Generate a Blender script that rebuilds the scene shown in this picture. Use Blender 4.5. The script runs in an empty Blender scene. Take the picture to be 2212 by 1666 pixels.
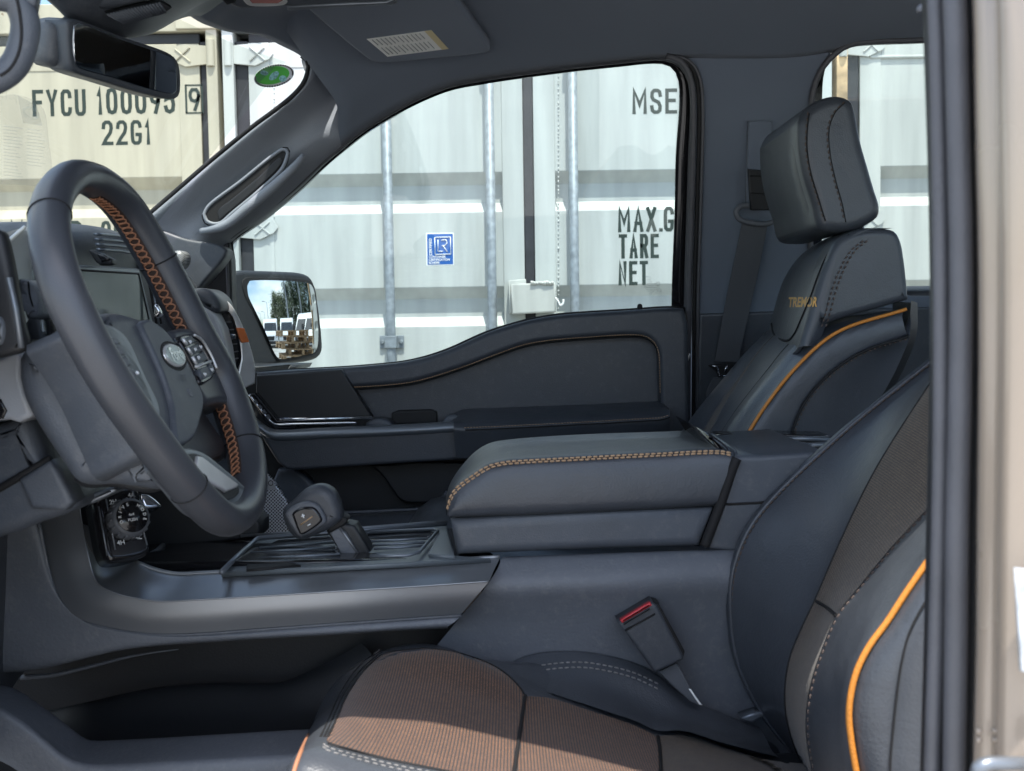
import bpy, bmesh, math, random
from mathutils import Vector, Matrix
random.seed(7)
rad = math.radians
S = bpy.context.scene
COL = S.collection

# ------------------------------------------------------------------ camera
CAM = Vector((0.0, -1.40, 1.30))
FPX = 2300.0                      # focal length in units of a 2212 px wide frame
PITCH, ROLL = math.atan(133 / FPX), rad(0.86)
CROT = Matrix.Rotation(math.pi / 2 - PITCH, 3, 'X') @ Matrix.Rotation(-ROLL, 3, 'Z')
cd = bpy.data.cameras.new('camera')
cam = bpy.data.objects.new('camera', cd)
COL.objects.link(cam)
cam.matrix_world = Matrix.Translation(CAM) @ CROT.to_4x4()
cd.sensor_width = 36.0
cd.lens = 36.0 * FPX / 2212.0
cd.clip_start, cd.clip_end = 0.02, 2000
cd.dof.use_dof = True
cd.dof.focus_distance = 1.75
cd.dof.aperture_fstop = 13
S.camera = cam

# ------------------------------------------------------------------ world and sun
SUN_TRAVEL = Vector((-0.10, 0.36, -1.0)).normalized()
sun_dir = -SUN_TRAVEL
elev = math.asin(sun_dir.z)
azim = math.atan2(sun_dir.x, sun_dir.y)
W = bpy.data.worlds.new('World')
S.world = W
W.use_nodes = True
wn = W.node_tree
bg = wn.nodes['Background']
sky = wn.nodes.new('ShaderNodeTexSky')
sky.sky_type = 'NISHITA'
sky.sun_disc = False
sky.sun_elevation = elev
sky.sun_rotation = azim
sky.air_density = 1.0
sky.dust_density = 1.5
tc = wn.nodes.new('ShaderNodeTexCoord')
mp = wn.nodes.new('ShaderNodeMapping')
mp.inputs['Scale'].default_value = (1.0, 1.0, 2.2)
cn = wn.nodes.new('ShaderNodeTexNoise')
cn.inputs['Scale'].default_value = 3.2
cn.inputs['Detail'].default_value = 7
cr = wn.nodes.new('ShaderNodeValToRGB')
cr.color_ramp.elements[0].position = 0.47
cr.color_ramp.elements[1].position = 0.66
cm = wn.nodes.new('ShaderNodeMixRGB')
cm.inputs['Color2'].default_value = (6.5, 6.7, 7.0, 1)
wn.links.new(tc.outputs['Generated'], mp.inputs['Vector'])
wn.links.new(mp.outputs['Vector'], cn.inputs['Vector'])
wn.links.new(cn.outputs['Fac'], cr.inputs['Fac'])
wn.links.new(cr.outputs['Color'], cm.inputs['Fac'])
wn.links.new(sky.outputs['Color'], cm.inputs['Color1'])
wn.links.new(cm.outputs['Color'], bg.inputs['Color'])
bg.inputs['Strength'].default_value = 0.15
sl = bpy.data.lights.new('sun', 'SUN')
sl.energy = 3.2
sl.angle = rad(0.53)
sl.color = (1.0, 0.95, 0.88)
so = bpy.data.objects.new('sun', sl)
COL.objects.link(so)
so.rotation_euler = SUN_TRAVEL.to_track_quat('-Z', 'Y').to_euler()
so.location = (0, -4, 9)

# ------------------------------------------------------------------ exposure
S.view_settings.view_transform = 'Standard'
S.view_settings.look = 'None'
S.view_settings.gamma = 1.0
S.view_settings.use_curve_mapping = False
S.view_settings.exposure = 1.42
S.cycles.max_bounces = 10
S.cycles.transparent_max_bounces = 16
S.cycles.caustics_reflective = False
S.cycles.caustics_refractive = False

# ------------------------------------------------------------------ geometry helpers
def ray(u, v):
    return CROT @ Vector(((u - 1106) / FPX, -(v - 833) / FPX, -1.0))
def P(u, v, Y):
    "point of the plane y = Y that the camera sees at (u, v)"
    d = ray(u, v)
    return CAM + d * ((Y - CAM.y) / d.y)
def PN(u, v, p0, n):
    d = ray(u, v)
    return CAM + d * ((p0 - CAM).dot(n) / d.dot(n))
def PZ(u, v, Z):
    d = ray(u, v)
    return CAM + d * ((Z - CAM.z) / d.z)

def cat(pts, n=40, closed=False):
    "centripetal Catmull-Rom through pts, n samples evenly spaced"
    pts = [Vector(p) for p in pts]
    if len(pts) < 3 and not closed:
        return [pts[0].lerp(pts[-1], i / (n - 1)) for i in range(n)]
    if closed:
        q = [pts[-1]] + pts + [pts[0], pts[1]]
    else:
        q = [pts[0] * 2 - pts[1]] + pts + [pts[-1] * 2 - pts[-2]]
    dense = []
    for i in range(1, len(q) - 2):
        p0, p1, p2, p3 = q[i - 1:i + 3]
        t0 = 0.0
        t1 = t0 + max((p1 - p0).length, 1e-7) ** .5
        t2 = t1 + max((p2 - p1).length, 1e-7) ** .5
        t3 = t2 + max((p3 - p2).length, 1e-7) ** .5
        for k in range(14):
            t = t1 + (t2 - t1) * k / 14
            a1 = p0 * ((t1 - t) / (t1 - t0)) + p1 * ((t - t0) / (t1 - t0))
            a2 = p1 * ((t2 - t) / (t2 - t1)) + p2 * ((t - t1) / (t2 - t1))
            a3 = p2 * ((t3 - t) / (t3 - t2)) + p3 * ((t - t2) / (t3 - t2))
            b1 = a1 * ((t2 - t) / (t2 - t0)) + a2 * ((t - t0) / (t2 - t0))
            b2 = a2 * ((t3 - t) / (t3 - t1)) + a3 * ((t - t1) / (t3 - t1))
            dense.append(b1 * ((t2 - t) / (t2 - t1)) + b2 * ((t - t1) / (t2 - t1)))
    dense.append(q[-2].copy())
    return resample(dense, n, closed)
def resample(d, n, closed=False):
    L = [0.0]
    for a, b in zip(d, d[1:]):
        L.append(L[-1] + (b - a).length)
    out, j = [], 0
    m = n if closed else n - 1
    for i in range(n):
        s = L[-1] * i / m
        while j < len(L) - 2 and L[j + 1] < s:
            j += 1
        f = (s - L[j]) / max(L[j + 1] - L[j], 1e-9)
        out.append(d[j].lerp(d[j + 1], min(max(f, 0), 1)))
    return out
def c2(pts, n=24):
    return [(p.x, p.y) for p in cat([Vector((a, b, 0)) for a, b in pts], n)]

# ------------------------------------------------------------------ object helpers
def child(o, parent):
    if parent is None:
        return
    o.parent = parent
    top = parent
    while top.parent:
        top = top.parent
    if top is parent:
        o.matrix_parent_inverse = Matrix.Translation(-parent.location)
def mk(name, verts, faces, mat, parent=None, smooth=True, bevel=None, seg=3, uv=None, ang=35, label=None, flat_last=0):
    me = bpy.data.meshes.new(name)
    me.from_pydata([tuple(v) for v in verts], [], faces)
    me.update()
    if uv is not None:
        l = me.uv_layers.new(name='UVMap')
        for lp in me.loops:
            l.data[lp.index].uv = uv[lp.vertex_index]
    if smooth:
        for p in me.polygons:
            p.use_smooth = True
        for p in list(me.polygons)[len(me.polygons) - flat_last:] if flat_last else []:
            p.use_smooth = False
    if mat:
        me.materials.append(mat)
    o = bpy.data.objects.new(name, me)
    COL.objects.link(o)
    child(o, parent)
    if bevel:
        b = o.modifiers.new('bevel', 'BEVEL')
        b.width = bevel
        b.segments = seg
        b.limit_method = 'ANGLE'
        b.angle_limit = rad(ang)
        b.harden_normals = True
    if label:
        o['label'] = label
    return o
def thing(name, loc, label, cat_, group=None):
    o = bpy.data.objects.new(name, None)
    COL.objects.link(o)
    o.location = loc
    o.empty_display_size = .2
    o['label'] = label
    o['category'] = cat_
    if group:
        o['group'] = group
    return o
def copy_tree(o, parent=None):
    c = o.copy()
    COL.objects.link(c)
    if parent:
        c.parent = parent
    for ch in [x for x in o.children]:
        copy_tree(ch, c)
    return c
class Acc:
    "collects shapes that form one mesh"
    def __init__(s): s.v, s.f = [], []
    def add(s, v, f):
        b = len(s.v)
        s.v += [Vector(x) for x in v]
        s.f += [tuple(i + b for i in q) for q in f]
    def box(s, a, b):
        (x0, y0, z0), (x1, y1, z1) = a, b
        s.add([(x0, y0, z0), (x1, y0, z0), (x1, y1, z0), (x0, y1, z0), (x0, y0, z1), (x1, y0, z1), (x1, y1, z1), (x0, y1, z1)],
              [(0, 3, 2, 1), (4, 5, 6, 7), (0, 1, 5, 4), (1, 2, 6, 5), (2, 3, 7, 6), (3, 0, 4, 7)])
    def tube(s, pts, r, seg=8, closed=False, flat=None, cap=True):
        v, f = tube_geo(pts, r, seg, closed, flat, cap)
        s.add(v, f)
    def build(s, name, mat, parent=None, **k):
        return mk(name, s.v, s.f, mat, parent, **k)
def tube_geo(pts, r, seg=8, closed=False, flat=None, cap=True):
    pts = [Vector(p) for p in pts]
    n = len(pts)
    if not hasattr(r, '__len__'):
        r = [r] * n
    V, F = [], []
    up = None
    for i, p in enumerate(pts):
        if closed:
            t = pts[(i + 1) % n] - pts[i - 1]
        else:
            t = pts[min(i + 1, n - 1)] - pts[max(i - 1, 0)]
        t.normalize()
        if up is None:
            up = Vector((0, 0, 1)) if abs(t.z) < .9 else Vector((0, 1, 0))
            if flat is not None:
                up = Vector(flat[0])
        if flat is not None:
            up = Vector(flat[0])
        a = t.cross(up)
        a.normalize()
        b = a.cross(t)
        b.normalize()
        up = b
        ky = flat[1] if flat is not None else 1.0
        for k in range(seg):
            th = 2 * math.pi * k / seg
            V.append(p + a * (math.cos(th) * r[i]) + b * (math.sin(th) * r[i] * ky))
    m = n if closed else n - 1
    for i in range(m):
        j = (i + 1) % n
        for k in range(seg):
            l = (k + 1) % seg
            F.append((i * seg + k, i * seg + l, j * seg + l, j * seg + k))
    if cap and not closed:
        F.append(tuple(range(seg - 1, -1, -1)))
        F.append(tuple((n - 1) * seg + k for k in range(seg)))
    return V, F
def tube(name, pts, r, mat, parent=None, seg=10, closed=False, flat=None, **k):
    v, f = tube_geo(pts, r, seg, closed, flat)
    return mk(name, v, f, mat, parent, **k)
def loft(name, rows, mat, parent=None, nu=40, nv=24, smooth_v=True, thick=0, closed_v=False, label=None, bevel=None):
    R = [cat(r, nu) for r in rows]
    if smooth_v:
        colz = [cat([r[i] for r in R], nv, closed_v) for i in range(nu)]
        G = [[colz[i][j] for i in range(nu)] for j in range(nv)]
    else:
        G = R
        nv = len(R)
    V = [p for r in G for p in r]
    uv = []
    vv = [0.0] * nu
    for j in range(nv):
        s = 0.0
        for i in range(nu):
            if i:
                s += (G[j][i] - G[j][i - 1]).length
            if j:
                vv[i] += (G[j][i] - G[j - 1][i]).length
            uv.append((s, vv[i]))
    F = []
    for j in range(nv if closed_v else nv - 1):
        for i in range(nu - 1):
            k = (j + 1) % nv
            F.append((j * nu + i, j * nu + i + 1, k * nu + i + 1, k * nu + i))
    if closed_v:
        F.append(tuple(j * nu for j in range(nv)))
        F.append(tuple(j * nu + nu - 1 for j in range(nv - 1, -1, -1)))
    o = mk(name, V, F, mat, parent, uv=uv, label=label)
    if thick:
        m = o.modifiers.new('solid', 'SOLIDIFY')
        m.thickness = thick
        m.offset = 0
    return o
NY = Vector((0, -1, 0))
def slab_pts(name, pts, n, depth, mat, parent=None, r=0.006, seg=4, label=None, dome=0.0):
    "closed polygon of world points, rounded on its front edge, pushed back along -n by depth"
    n = Vector(n).normalized()
    c = sum(pts, Vector()) / len(pts)
    e1 = (pts[len(pts) // 3] - pts[0])
    e1 = (e1 - n * e1.dot(n)).normalized()
    e2 = n.cross(e1)
    q = [((p - c).dot(e1), (p - c).dot(e2), (p - c).dot(n)) for p in pts]
    area = sum(q[i][0] * q[(i + 1) % len(q)][1] - q[(i + 1) % len(q)][0] * q[i][1] for i in range(len(q)))
    if area < 0:
        q.reverse()
    m = len(q)
    nor = []
    for i in range(m):
        a, b, d = q[i - 1], q[i], q[(i + 1) % m]
        t1 = Vector((b[0] - a[0], b[1] - a[1]))
        t2 = Vector((d[0] - b[0], d[1] - b[1]))
        if t1.length < 1e-9: t1 = t2
        if t2.length < 1e-9: t2 = t1
        t1.normalize(); t2.normalize()
        n1, n2 = Vector((-t1.y, t1.x)), Vector((-t2.y, t2.x))
        h = n1 + n2
        if h.length < 1e-6: h = n1
        h.normalize()
        nor.append(h / max(h.dot(n1), .5))
    rings = [(0, -depth), (0, -r)]
    for k in range(1, seg + 1):
        a = math.pi / 2 * k / seg
        rings.append((r * (1 - math.cos(a)), -r + r * math.sin(a)))
    rings.append((r + min(.0015, r * .3 + .0003), 0.0 + dome * .02))
    V, F = [], []
    for ins, h in rings:
        for (x, y, z), d in zip(q, nor):
            V.append(c + e1 * (x + d.x * ins) + e2 * (y + d.y * ins) + n * (z + h))
    for k in range(len(rings) - 1):
        for i in range(m):
            j = (i + 1) % m
            F.append((k * m + i, k * m + j, (k + 1) * m + j, (k + 1) * m + i))
    b = (len(rings) - 1) * m
    F.append(tuple(b + i for i in range(m)))
    F.append(tuple(range(m - 1, -1, -1)))
    return mk(name, V, F, mat, parent, label=label, flat_last=2)
def slab(name, outline, Y, depth, mat, parent=None, r=0.006, seg=4, label=None):
    return slab_pts(name, [P(u, v, Y) for u, v in outline], NY, depth, mat, parent, r, seg, label)
def slabN(name, outline, p0, n, depth, mat, parent=None, r=0.003, seg=3, label=None):
    return slab_pts(name, [PN(u, v, p0, n) for u, v in outline], n, depth, mat, parent, r, seg, label)
def stitches(name, path, mat, parent=None, step=.006, ln=.0042, r=.0008, off=None, rows=1, gap=.003, side=None, kind=None):
    "a run of thread stitches, one child mesh"
    d = resample([Vector(p) for p in path], max(int(sum((b - a).length for a, b in zip(path, path[1:])) / step), 2))
    A = Acc()
    for q in range(rows):
        for i in range(len(d) - 1):
            t = (d[i + 1] - d[i])
            if t.length < 1e-7: continue
            t.normalize()
            c = d[i].copy()
            if side is not None:
                c += Vector(side) * (gap * q)
            if off is not None:
                c += Vector(off)
            A.tube([c - t * ln / 2, c - t * ln * .3, c + t * ln * .3, c + t * ln / 2], [r * .5, r, r, r * .5], 5)
    return A.build(name, mat, parent)
def text(name, body, org, ex, ez, size, mat, parent=None, sx=1.0, bold=0.0, depth=.0006, align='LEFT', label=None, space=1.0):
    "flat lettering: ex = reading direction, ez = up, at org"
    cu = bpy.data.curves.new(name, 'FONT')
    cu.body = body
    cu.size = 1.0
    cu.offset = bold
    cu.align_x = align
    cu.space_character = space
    cu.resolution_u = 3
    ob = bpy.data.objects.new(name, cu)
    COL.objects.link(ob)
    dg = bpy.context.evaluated_depsgraph_get()
    me = bpy.data.meshes.new_from_object(ob.evaluated_get(dg))
    bpy.data.objects.remove(ob)
    ex, ez = Vector(ex).normalized(), Vector(ez).normalized()
    n = ex.cross(ez)
    for v in me.vertices:
        x, y = v.co.x * size * sx, v.co.y * size
        v.co = Vector(org) + ex * x + ez * y + n * (-depth)
    me.materials.append(mat)
    me.name = name
    o = bpy.data.objects.new(name, me)
    COL.objects.link(o)
    child(o, parent)
    if label: o['label'] = label
    return o

from mathutils.bvhtree import BVHTree
def bvh(o):
    me = o.data
    return BVHTree.FromPolygons([v.co for v in me.vertices], [p.vertices[:] for p in me.polygons])
def drape(o, pts, off=.001):
    "lay world points (or what is seen towards them) onto the surface of o"
    t = bvh(o)
    out = []
    for p in pts:
        d = (p - CAM).normalized()
        h = t.ray_cast(CAM, d)[0]
        out.append((h if h else p) - d * off)
    return out
GLY = {
 'F': [[(0, 0), (0, 1), (1, 1)], [(0, .53), (.8, .53)]], 'Y': [[(0, 1), (.5, .45), (1, 1)], [(.5, .45), (.5, 0)]],
 'C': [[(1, .78), (.95, .92), (.75, 1), (.25, 1), (.04, .9), (0, .72), (0, .28), (.04, .1), (.25, 0), (.75, 0), (.95, .08), (1, .22)]],
 'U': [[(0, 1), (0, .25), (.06, .08), (.28, 0), (.72, 0), (.94, .08), (1, .25), (1, 1)]],
 '1': [[(.12, .8), (.55, 1), (.55, 0)]],
 '0': [[(.5, 1), (.15, .95), (0, .75), (0, .25), (.15, .05), (.5, 0), (.85, .05), (1, .25), (1, .75), (.85, .95), (.5, 1)]],
 '9': [[(1, .68), (.85, .48), (.5, .42), (.15, .48), (0, .68), (.04, .86), (.25, 1), (.75, 1), (.96, .86), (1, .68), (.9, .42), (.55, 0)]],
 '5': [[(.95, 1), (.1, 1), (.05, .55), (.5, .62), (.9, .54), (1, .32), (.9, .08), (.5, 0), (.1, .06), (0, .2)]],
 '2': [[(0, .76), (.06, .92), (.3, 1), (.7, 1), (.94, .9), (1, .72), (.85, .5), (.3, .22), (0, 0), (1, 0)]],
 'G': [[(1, .8), (.93, .93), (.72, 1), (.28, 1), (.05, .9), (0, .7), (0, .28), (.06, .08), (.28, 0), (.72, 0), (.94, .08), (1, .28), (1, .40), (.62, .40)]],
 'M': [[(0, 0), (0, 1), (.5, .35), (1, 1), (1, 0)]], 'S': [[(1, .78), (.93, .93), (.7, 1), (.3, 1), (.05, .9), (.02, .7), (.2, .57), (.8, .45), (.98, .28), (.95, .08), (.7, 0), (.3, 0), (.06, .08), (0, .24)]],
 'E': [[(1, 1), (0, 1), (0, 0), (1, 0)], [(0, .53), (.85, .53)]], 'A': [[(0, 0), (.5, 1), (1, 0)], [(.17, .32), (.83, .32)]],
 'X': [[(0, 0), (1, 1)], [(0, 1), (1, 0)]], '.': [[(.0, .0), (.12, 0)]],
 'R': [[(0, 0), (0, 1), (.7, 1), (.95, .92), (1, .76), (.95, .6), (.7, .52), (0, .52)], [(.55, .52), (1, 0)]],
 'T': [[(0, 1), (1, 1)], [(.5, 1), (.5, 0)]], 'N': [[(0, 0), (0, 1), (1, 0), (1, 1)]],
 'D': [[(0, 0), (0, 1), (.6, 1), (.9, .9), (1, .7), (1, .3), (.9, .1), (.6, 0), (0, 0)]],
 '3': [[(0, .82), (.1, .95), (.4, 1), (.75, .98), (.95, .85), (.95, .66), (.75, .54), (.45, .52)], [(.75, .54), (1, .4), (1, .2), (.85, .05), (.5, 0), (.15, .03), (0, .18)]],
}
def drape_obj(o, target, off=.002):
    for v, c in zip(o.data.vertices, drape(target, [v.co.copy() for v in o.data.vertices], off)): v.co = c
    o.data.update()
    return o
def painted(name, body, x0, z0, h, cw, gap, Y, mat, parent, wt=None):
    "painted block capitals: flat strokes of even width standing 1 mm off the door"
    wt = wt or h * .071
    V, F = [], []
    x = x0
    for ch in body:
        if ch == ' ':
            x += cw * .55; continue
        w = cw * (.16 if ch == '.' else (.55 if ch == '1' else (1.22 if ch == 'M' else 1)))
        for st in GLY[ch]:
            pts = [Vector((x + wt + (w - 2 * wt) * a, 0, z0 + wt + (h - 2 * wt) * b)) for a, b in st]
            n = len(pts)
            closed = (pts[0] - pts[-1]).length < 1e-6
            L, Rr = [], []
            for i in range(n):
                a = pts[i - 1] if i else (pts[-2] if closed else None)
                c = pts[i + 1] if i < n - 1 else (pts[1] if closed else None)
                t1 = (pts[i] - a).normalized() if a is not None else (c - pts[i]).normalized()
                t2 = (c - pts[i]).normalized() if c is not None else t1
                n1, n2 = Vector((-t1.z, 0, t1.x)), Vector((-t2.z, 0, t2.x))
                m = (n1 + n2)
                m = m.normalized() if m.length > 1e-6 else n1
                m = m / max(m.dot(n1), .42)
                q = pts[i].copy()
                if not closed and i == 0: q = q - t2 * wt
                if not closed and i == n - 1: q = q + t1 * wt
                L.append(q + m * wt); Rr.append(q - m * wt)
            b = len(V)
            k = len(V) * 1e-7
            for i in range(n):
                V += [(L[i].x, Y - k, L[i].z), (Rr[i].x, Y - k, Rr[i].z)]
            F += [(b + 2 * i, b + 2 * i + 1, b + 2 * i + 3, b + 2 * i + 2) for i in range(n - 1)]
        x += w + gap
    return mk(name, V, F, mat, parent, smooth=False)
# ------------------------------------------------------------------ materials
def pbr(name, col, rough=.5, metal=0.0, bump=0.0, bscale=400.0, var=0.0, vscale=6.0, spec=.5, coat=0.0, sheen=0.0, det=3.0, wrinkle=0.0, dust=0.0):
    m = bpy.data.materials.new(name)
    m.use_nodes = True
    nt = m.node_tree
    b = nt.nodes['Principled BSDF']
    b.inputs['Base Color'].default_value = (*col, 1)
    b.inputs['Roughness'].default_value = rough
    b.inputs['Metallic'].default_value = metal
    b.inputs['Specular IOR Level'].default_value = spec
    b.inputs['Coat Weight'].default_value = coat
    b.inputs['Coat Roughness'].default_value = .08
    b.inputs['Sheen Weight'].default_value = sheen
    tcn = nt.nodes.new('ShaderNodeTexCoord')
    if bump:
        nz = nt.nodes.new('ShaderNodeTexNoise')
        nz.inputs['Scale'].default_value = bscale
        nz.inputs['Detail'].default_value = det
        bp = nt.nodes.new('ShaderNodeBump')
        bp.inputs['Strength'].default_value = bump
        bp.inputs['Distance'].default_value = .001
        nt.links.new(tcn.outputs['Object'], nz.inputs['Vector'])
        nt.links.new(nz.outputs['Fac'], bp.inputs['Height'])
        nt.links.new(bp.outputs['Normal'], b.inputs['Normal'])
        if wrinkle:
            nw = nt.nodes.new('ShaderNodeTexNoise')
            nw.inputs['Scale'].default_value = 22
            nw.inputs['Detail'].default_value = 3
            nw.inputs['Distortion'].default_value = .6
            bw_ = nt.nodes.new('ShaderNodeBump')
            bw_.inputs['Strength'].default_value = wrinkle
            bw_.inputs['Distance'].default_value = .006
            nt.links.new(tcn.outputs['Object'], nw.inputs['Vector'])
            nt.links.new(nw.outputs['Fac'], bw_.inputs['Height'])
            nt.links.new(bw_.outputs['Normal'], bp.inputs['Normal'])
    if var:
        n2 = nt.nodes.new('ShaderNodeTexNoise')
        n2.inputs['Scale'].default_value = vscale
        n2.inputs['Detail'].default_value = 5
        r = nt.nodes.new('ShaderNodeMapRange')
        r.inputs['From Min'].default_value = .3
        r.inputs['From Max'].default_value = .7
        r.inputs['To Min'].default_value = 1 - var
        r.inputs['To Max'].default_value = 1 + var
        mx = nt.nodes.new('ShaderNodeMixRGB')
        mx.blend_type = 'MULTIPLY'
        mx.inputs['Fac'].default_value = 1
        mx.inputs['Color1'].default_value = (*col, 1)
        nt.links.new(tcn.outputs['Object'], n2.inputs['Vector'])
        nt.links.new(n2.outputs['Fac'], r.inputs['Value'])
        nt.links.new(r.outputs['Result'], mx.inputs['Color2'])
        nt.links.new(mx.outputs['Color'], b.inputs['Base Color'])
        if dust:
            nd = nt.nodes.new('ShaderNodeTexNoise')
            nd.inputs['Scale'].default_value = 70
            nd.inputs['Detail'].default_value = 9
            nd.inputs['Roughness'].default_value = .8
            rd_ = nt.nodes.new('ShaderNodeMapRange')
            rd_.inputs['From Min'].default_value = .52
            rd_.inputs['From Max'].default_value = .74
            rd_.inputs['To Max'].default_value = dust
            md = nt.nodes.new('ShaderNodeMixRGB')
            md.inputs['Color2'].default_value = (.34, .33, .31, 1)
            nt.links.new(tcn.outputs['Object'], nd.inputs['Vector'])
            nt.links.new(nd.outputs['Fac'], rd_.inputs['Value'])
            nt.links.new(rd_.outputs['Result'], md.inputs['Fac'])
            nt.links.new(mx.outputs['Color'], md.inputs['Color1'])
            nt.links.new(md.outputs['Color'], b.inputs['Base Color'])
        r2 = nt.nodes.new('ShaderNodeMapRange')
        r2.inputs['To Min'].default_value = max(rough - .1, .02)
        r2.inputs['To Max'].default_value = min(rough + .1, 1)
        nt.links.new(n2.outputs['Fac'], r2.inputs['Value'])
        nt.links.new(r2.outputs['Result'], b.inputs['Roughness'])
    return m
def glassmat(name, tint, refl=.06, rough=0.0):
    m = bpy.data.materials.new(name)
    m.use_nodes = True
    nt = m.node_tree
    nt.nodes.remove(nt.nodes['Principled BSDF'])
    out = nt.nodes['Material Output']
    tr = nt.nodes.new('ShaderNodeBsdfTransparent')
    tr.inputs['Color'].default_value = (*tint, 1)
    gl = nt.nodes.new('ShaderNodeBsdfGlossy')
    gl.inputs['Roughness'].default_value = rough
    fr = nt.nodes.new('ShaderNodeFresnel')
    fr.inputs['IOR'].default_value = 1.45
    mx = nt.nodes.new('ShaderNodeMixShader')
    nt.links.new(fr.outputs['Fac'], mx.inputs['Fac'])
    nt.links.new(tr.outputs['BSDF'], mx.inputs[1])
    nt.links.new(gl.outputs['BSDF'], mx.inputs[2])
    nt.links.new(mx.outputs['Shader'], out.inputs['Surface'])
    return m
def fabricmat(name, dark, thread, period=.0022, amount=.5, flat=False):
    "woven mesh: rows of thread dots on a dark ground, mapped by the cloth's own UV (metres)"
    m = bpy.data.materials.new(name)
    m.use_nodes = True
    nt = m.node_tree
    b = nt.nodes['Principled BSDF']
    b.inputs['Roughness'].default_value = .8
    b.inputs['Sheen Weight'].default_value = .15
    t = nt.nodes.new('ShaderNodeTexCoord')
    br = nt.nodes.new('ShaderNodeTexBrick')
    mpg = nt.nodes.new('ShaderNodeMapping')
    k = 1 / period
    mpg.inputs['Scale'].default_value = (k, k, k)
    br.inputs['Scale'].default_value = 1.0
    br.inputs['Brick Width'].default_value = .9
    br.inputs['Row Height'].default_value = 1.0
    br.inputs['Mortar Size'].default_value = amount * .42
    br.inputs['Mortar Smooth'].default_value = .6
    br.inputs['Color1'].default_value = (*thread, 1)
    br.inputs['Color2'].default_value = (thread[0] * .7, thread[1] * .66, thread[2] * .62, 1)
    br.inputs['Mortar'].default_value = (*dark, 1)
    nz = nt.nodes.new('ShaderNodeTexNoise')
    nz.inputs['Scale'].default_value = 60
    nz.inputs['Detail'].default_value = 4
    mx = nt.nodes.new('ShaderNodeMixRGB')
    mx.blend_type = 'MULTIPLY'
    mx.inputs['Fac'].default_value = .5
    bp = nt.nodes.new('ShaderNodeBump')
    bp.inputs['Strength'].default_value = .6
    bp.inputs['Distance'].default_value = .0006
    if flat:
        mpg.inputs['Rotation'].default_value = (0, 0, rad(90))
    nt.links.new(t.outputs['Object' if flat else 'UV'], mpg.inputs['Vector'])
    nt.links.new(mpg.outputs['Vector'], br.inputs['Vector'])
    nt.links.new(t.outputs['UV'], nz.inputs['Vector'])
    nt.links.new(br.outputs['Color'], mx.inputs['Color1'])
    nt.links.new(nz.outputs['Fac'], mx.inputs['Color2'])
    nt.links.new(mx.outputs['Color'], b.inputs['Base Color'])
    nt.links.new(br.outputs['Fac'], bp.inputs['Height'])
    bp.invert = True
    nt.links.new(bp.outputs['Normal'], b.inputs['Normal'])
    return m
def perfmat(name, col, period=.0042):
    "metal sheet with a staggered grid of holes"
    m = pbr(name, col, .4, .3)
    nt = m.node_tree
    b = nt.nodes['Principled BSDF']
    t = nt.nodes.new('ShaderNodeTexCoord')
    vo = nt.nodes.new('ShaderNodeTexVoronoi')
    vo.inputs['Scale'].default_value = 1 / period
    vo.inputs['Randomness'].default_value = 0.0
    mpg = nt.nodes.new('ShaderNodeMapping')
    mpg.inputs['Rotation'].default_value = (0, rad(45), 0)
    sep = nt.nodes.new('ShaderNodeSeparateXYZ')
    cmb = nt.nodes.new('ShaderNodeCombineXYZ')
    cmpn = nt.nodes.new('ShaderNodeMath')
    cmpn.operation = 'GREATER_THAN'
    cmpn.inputs[1].default_value = .33
    mx = nt.nodes.new('ShaderNodeMixRGB')
    mx.inputs['Color1'].default_value = (.004, .004, .004, 1)
    mx.inputs['Color2'].default_value = (*col, 1)
    nt.links.new(t.outputs['Object'], mpg.inputs['Vector'])
    nt.links.new(mpg.outputs['Vector'], sep.inputs['Vector'])
    nt.links.new(sep.outputs['X'], cmb.inputs['X'])
    nt.links.new(sep.outputs['Z'], cmb.inputs['Y'])
    nt.links.new(cmb.outputs['Vector'], vo.inputs['Vector'])
    nt.links.new(vo.outputs['Distance'], cmpn.inputs[0])
    nt.links.new(cmpn.outputs['Value'], mx.inputs['Fac'])
    nt.links.new(mx.outputs['Color'], b.inputs['Base Color'])
    return m
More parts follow.
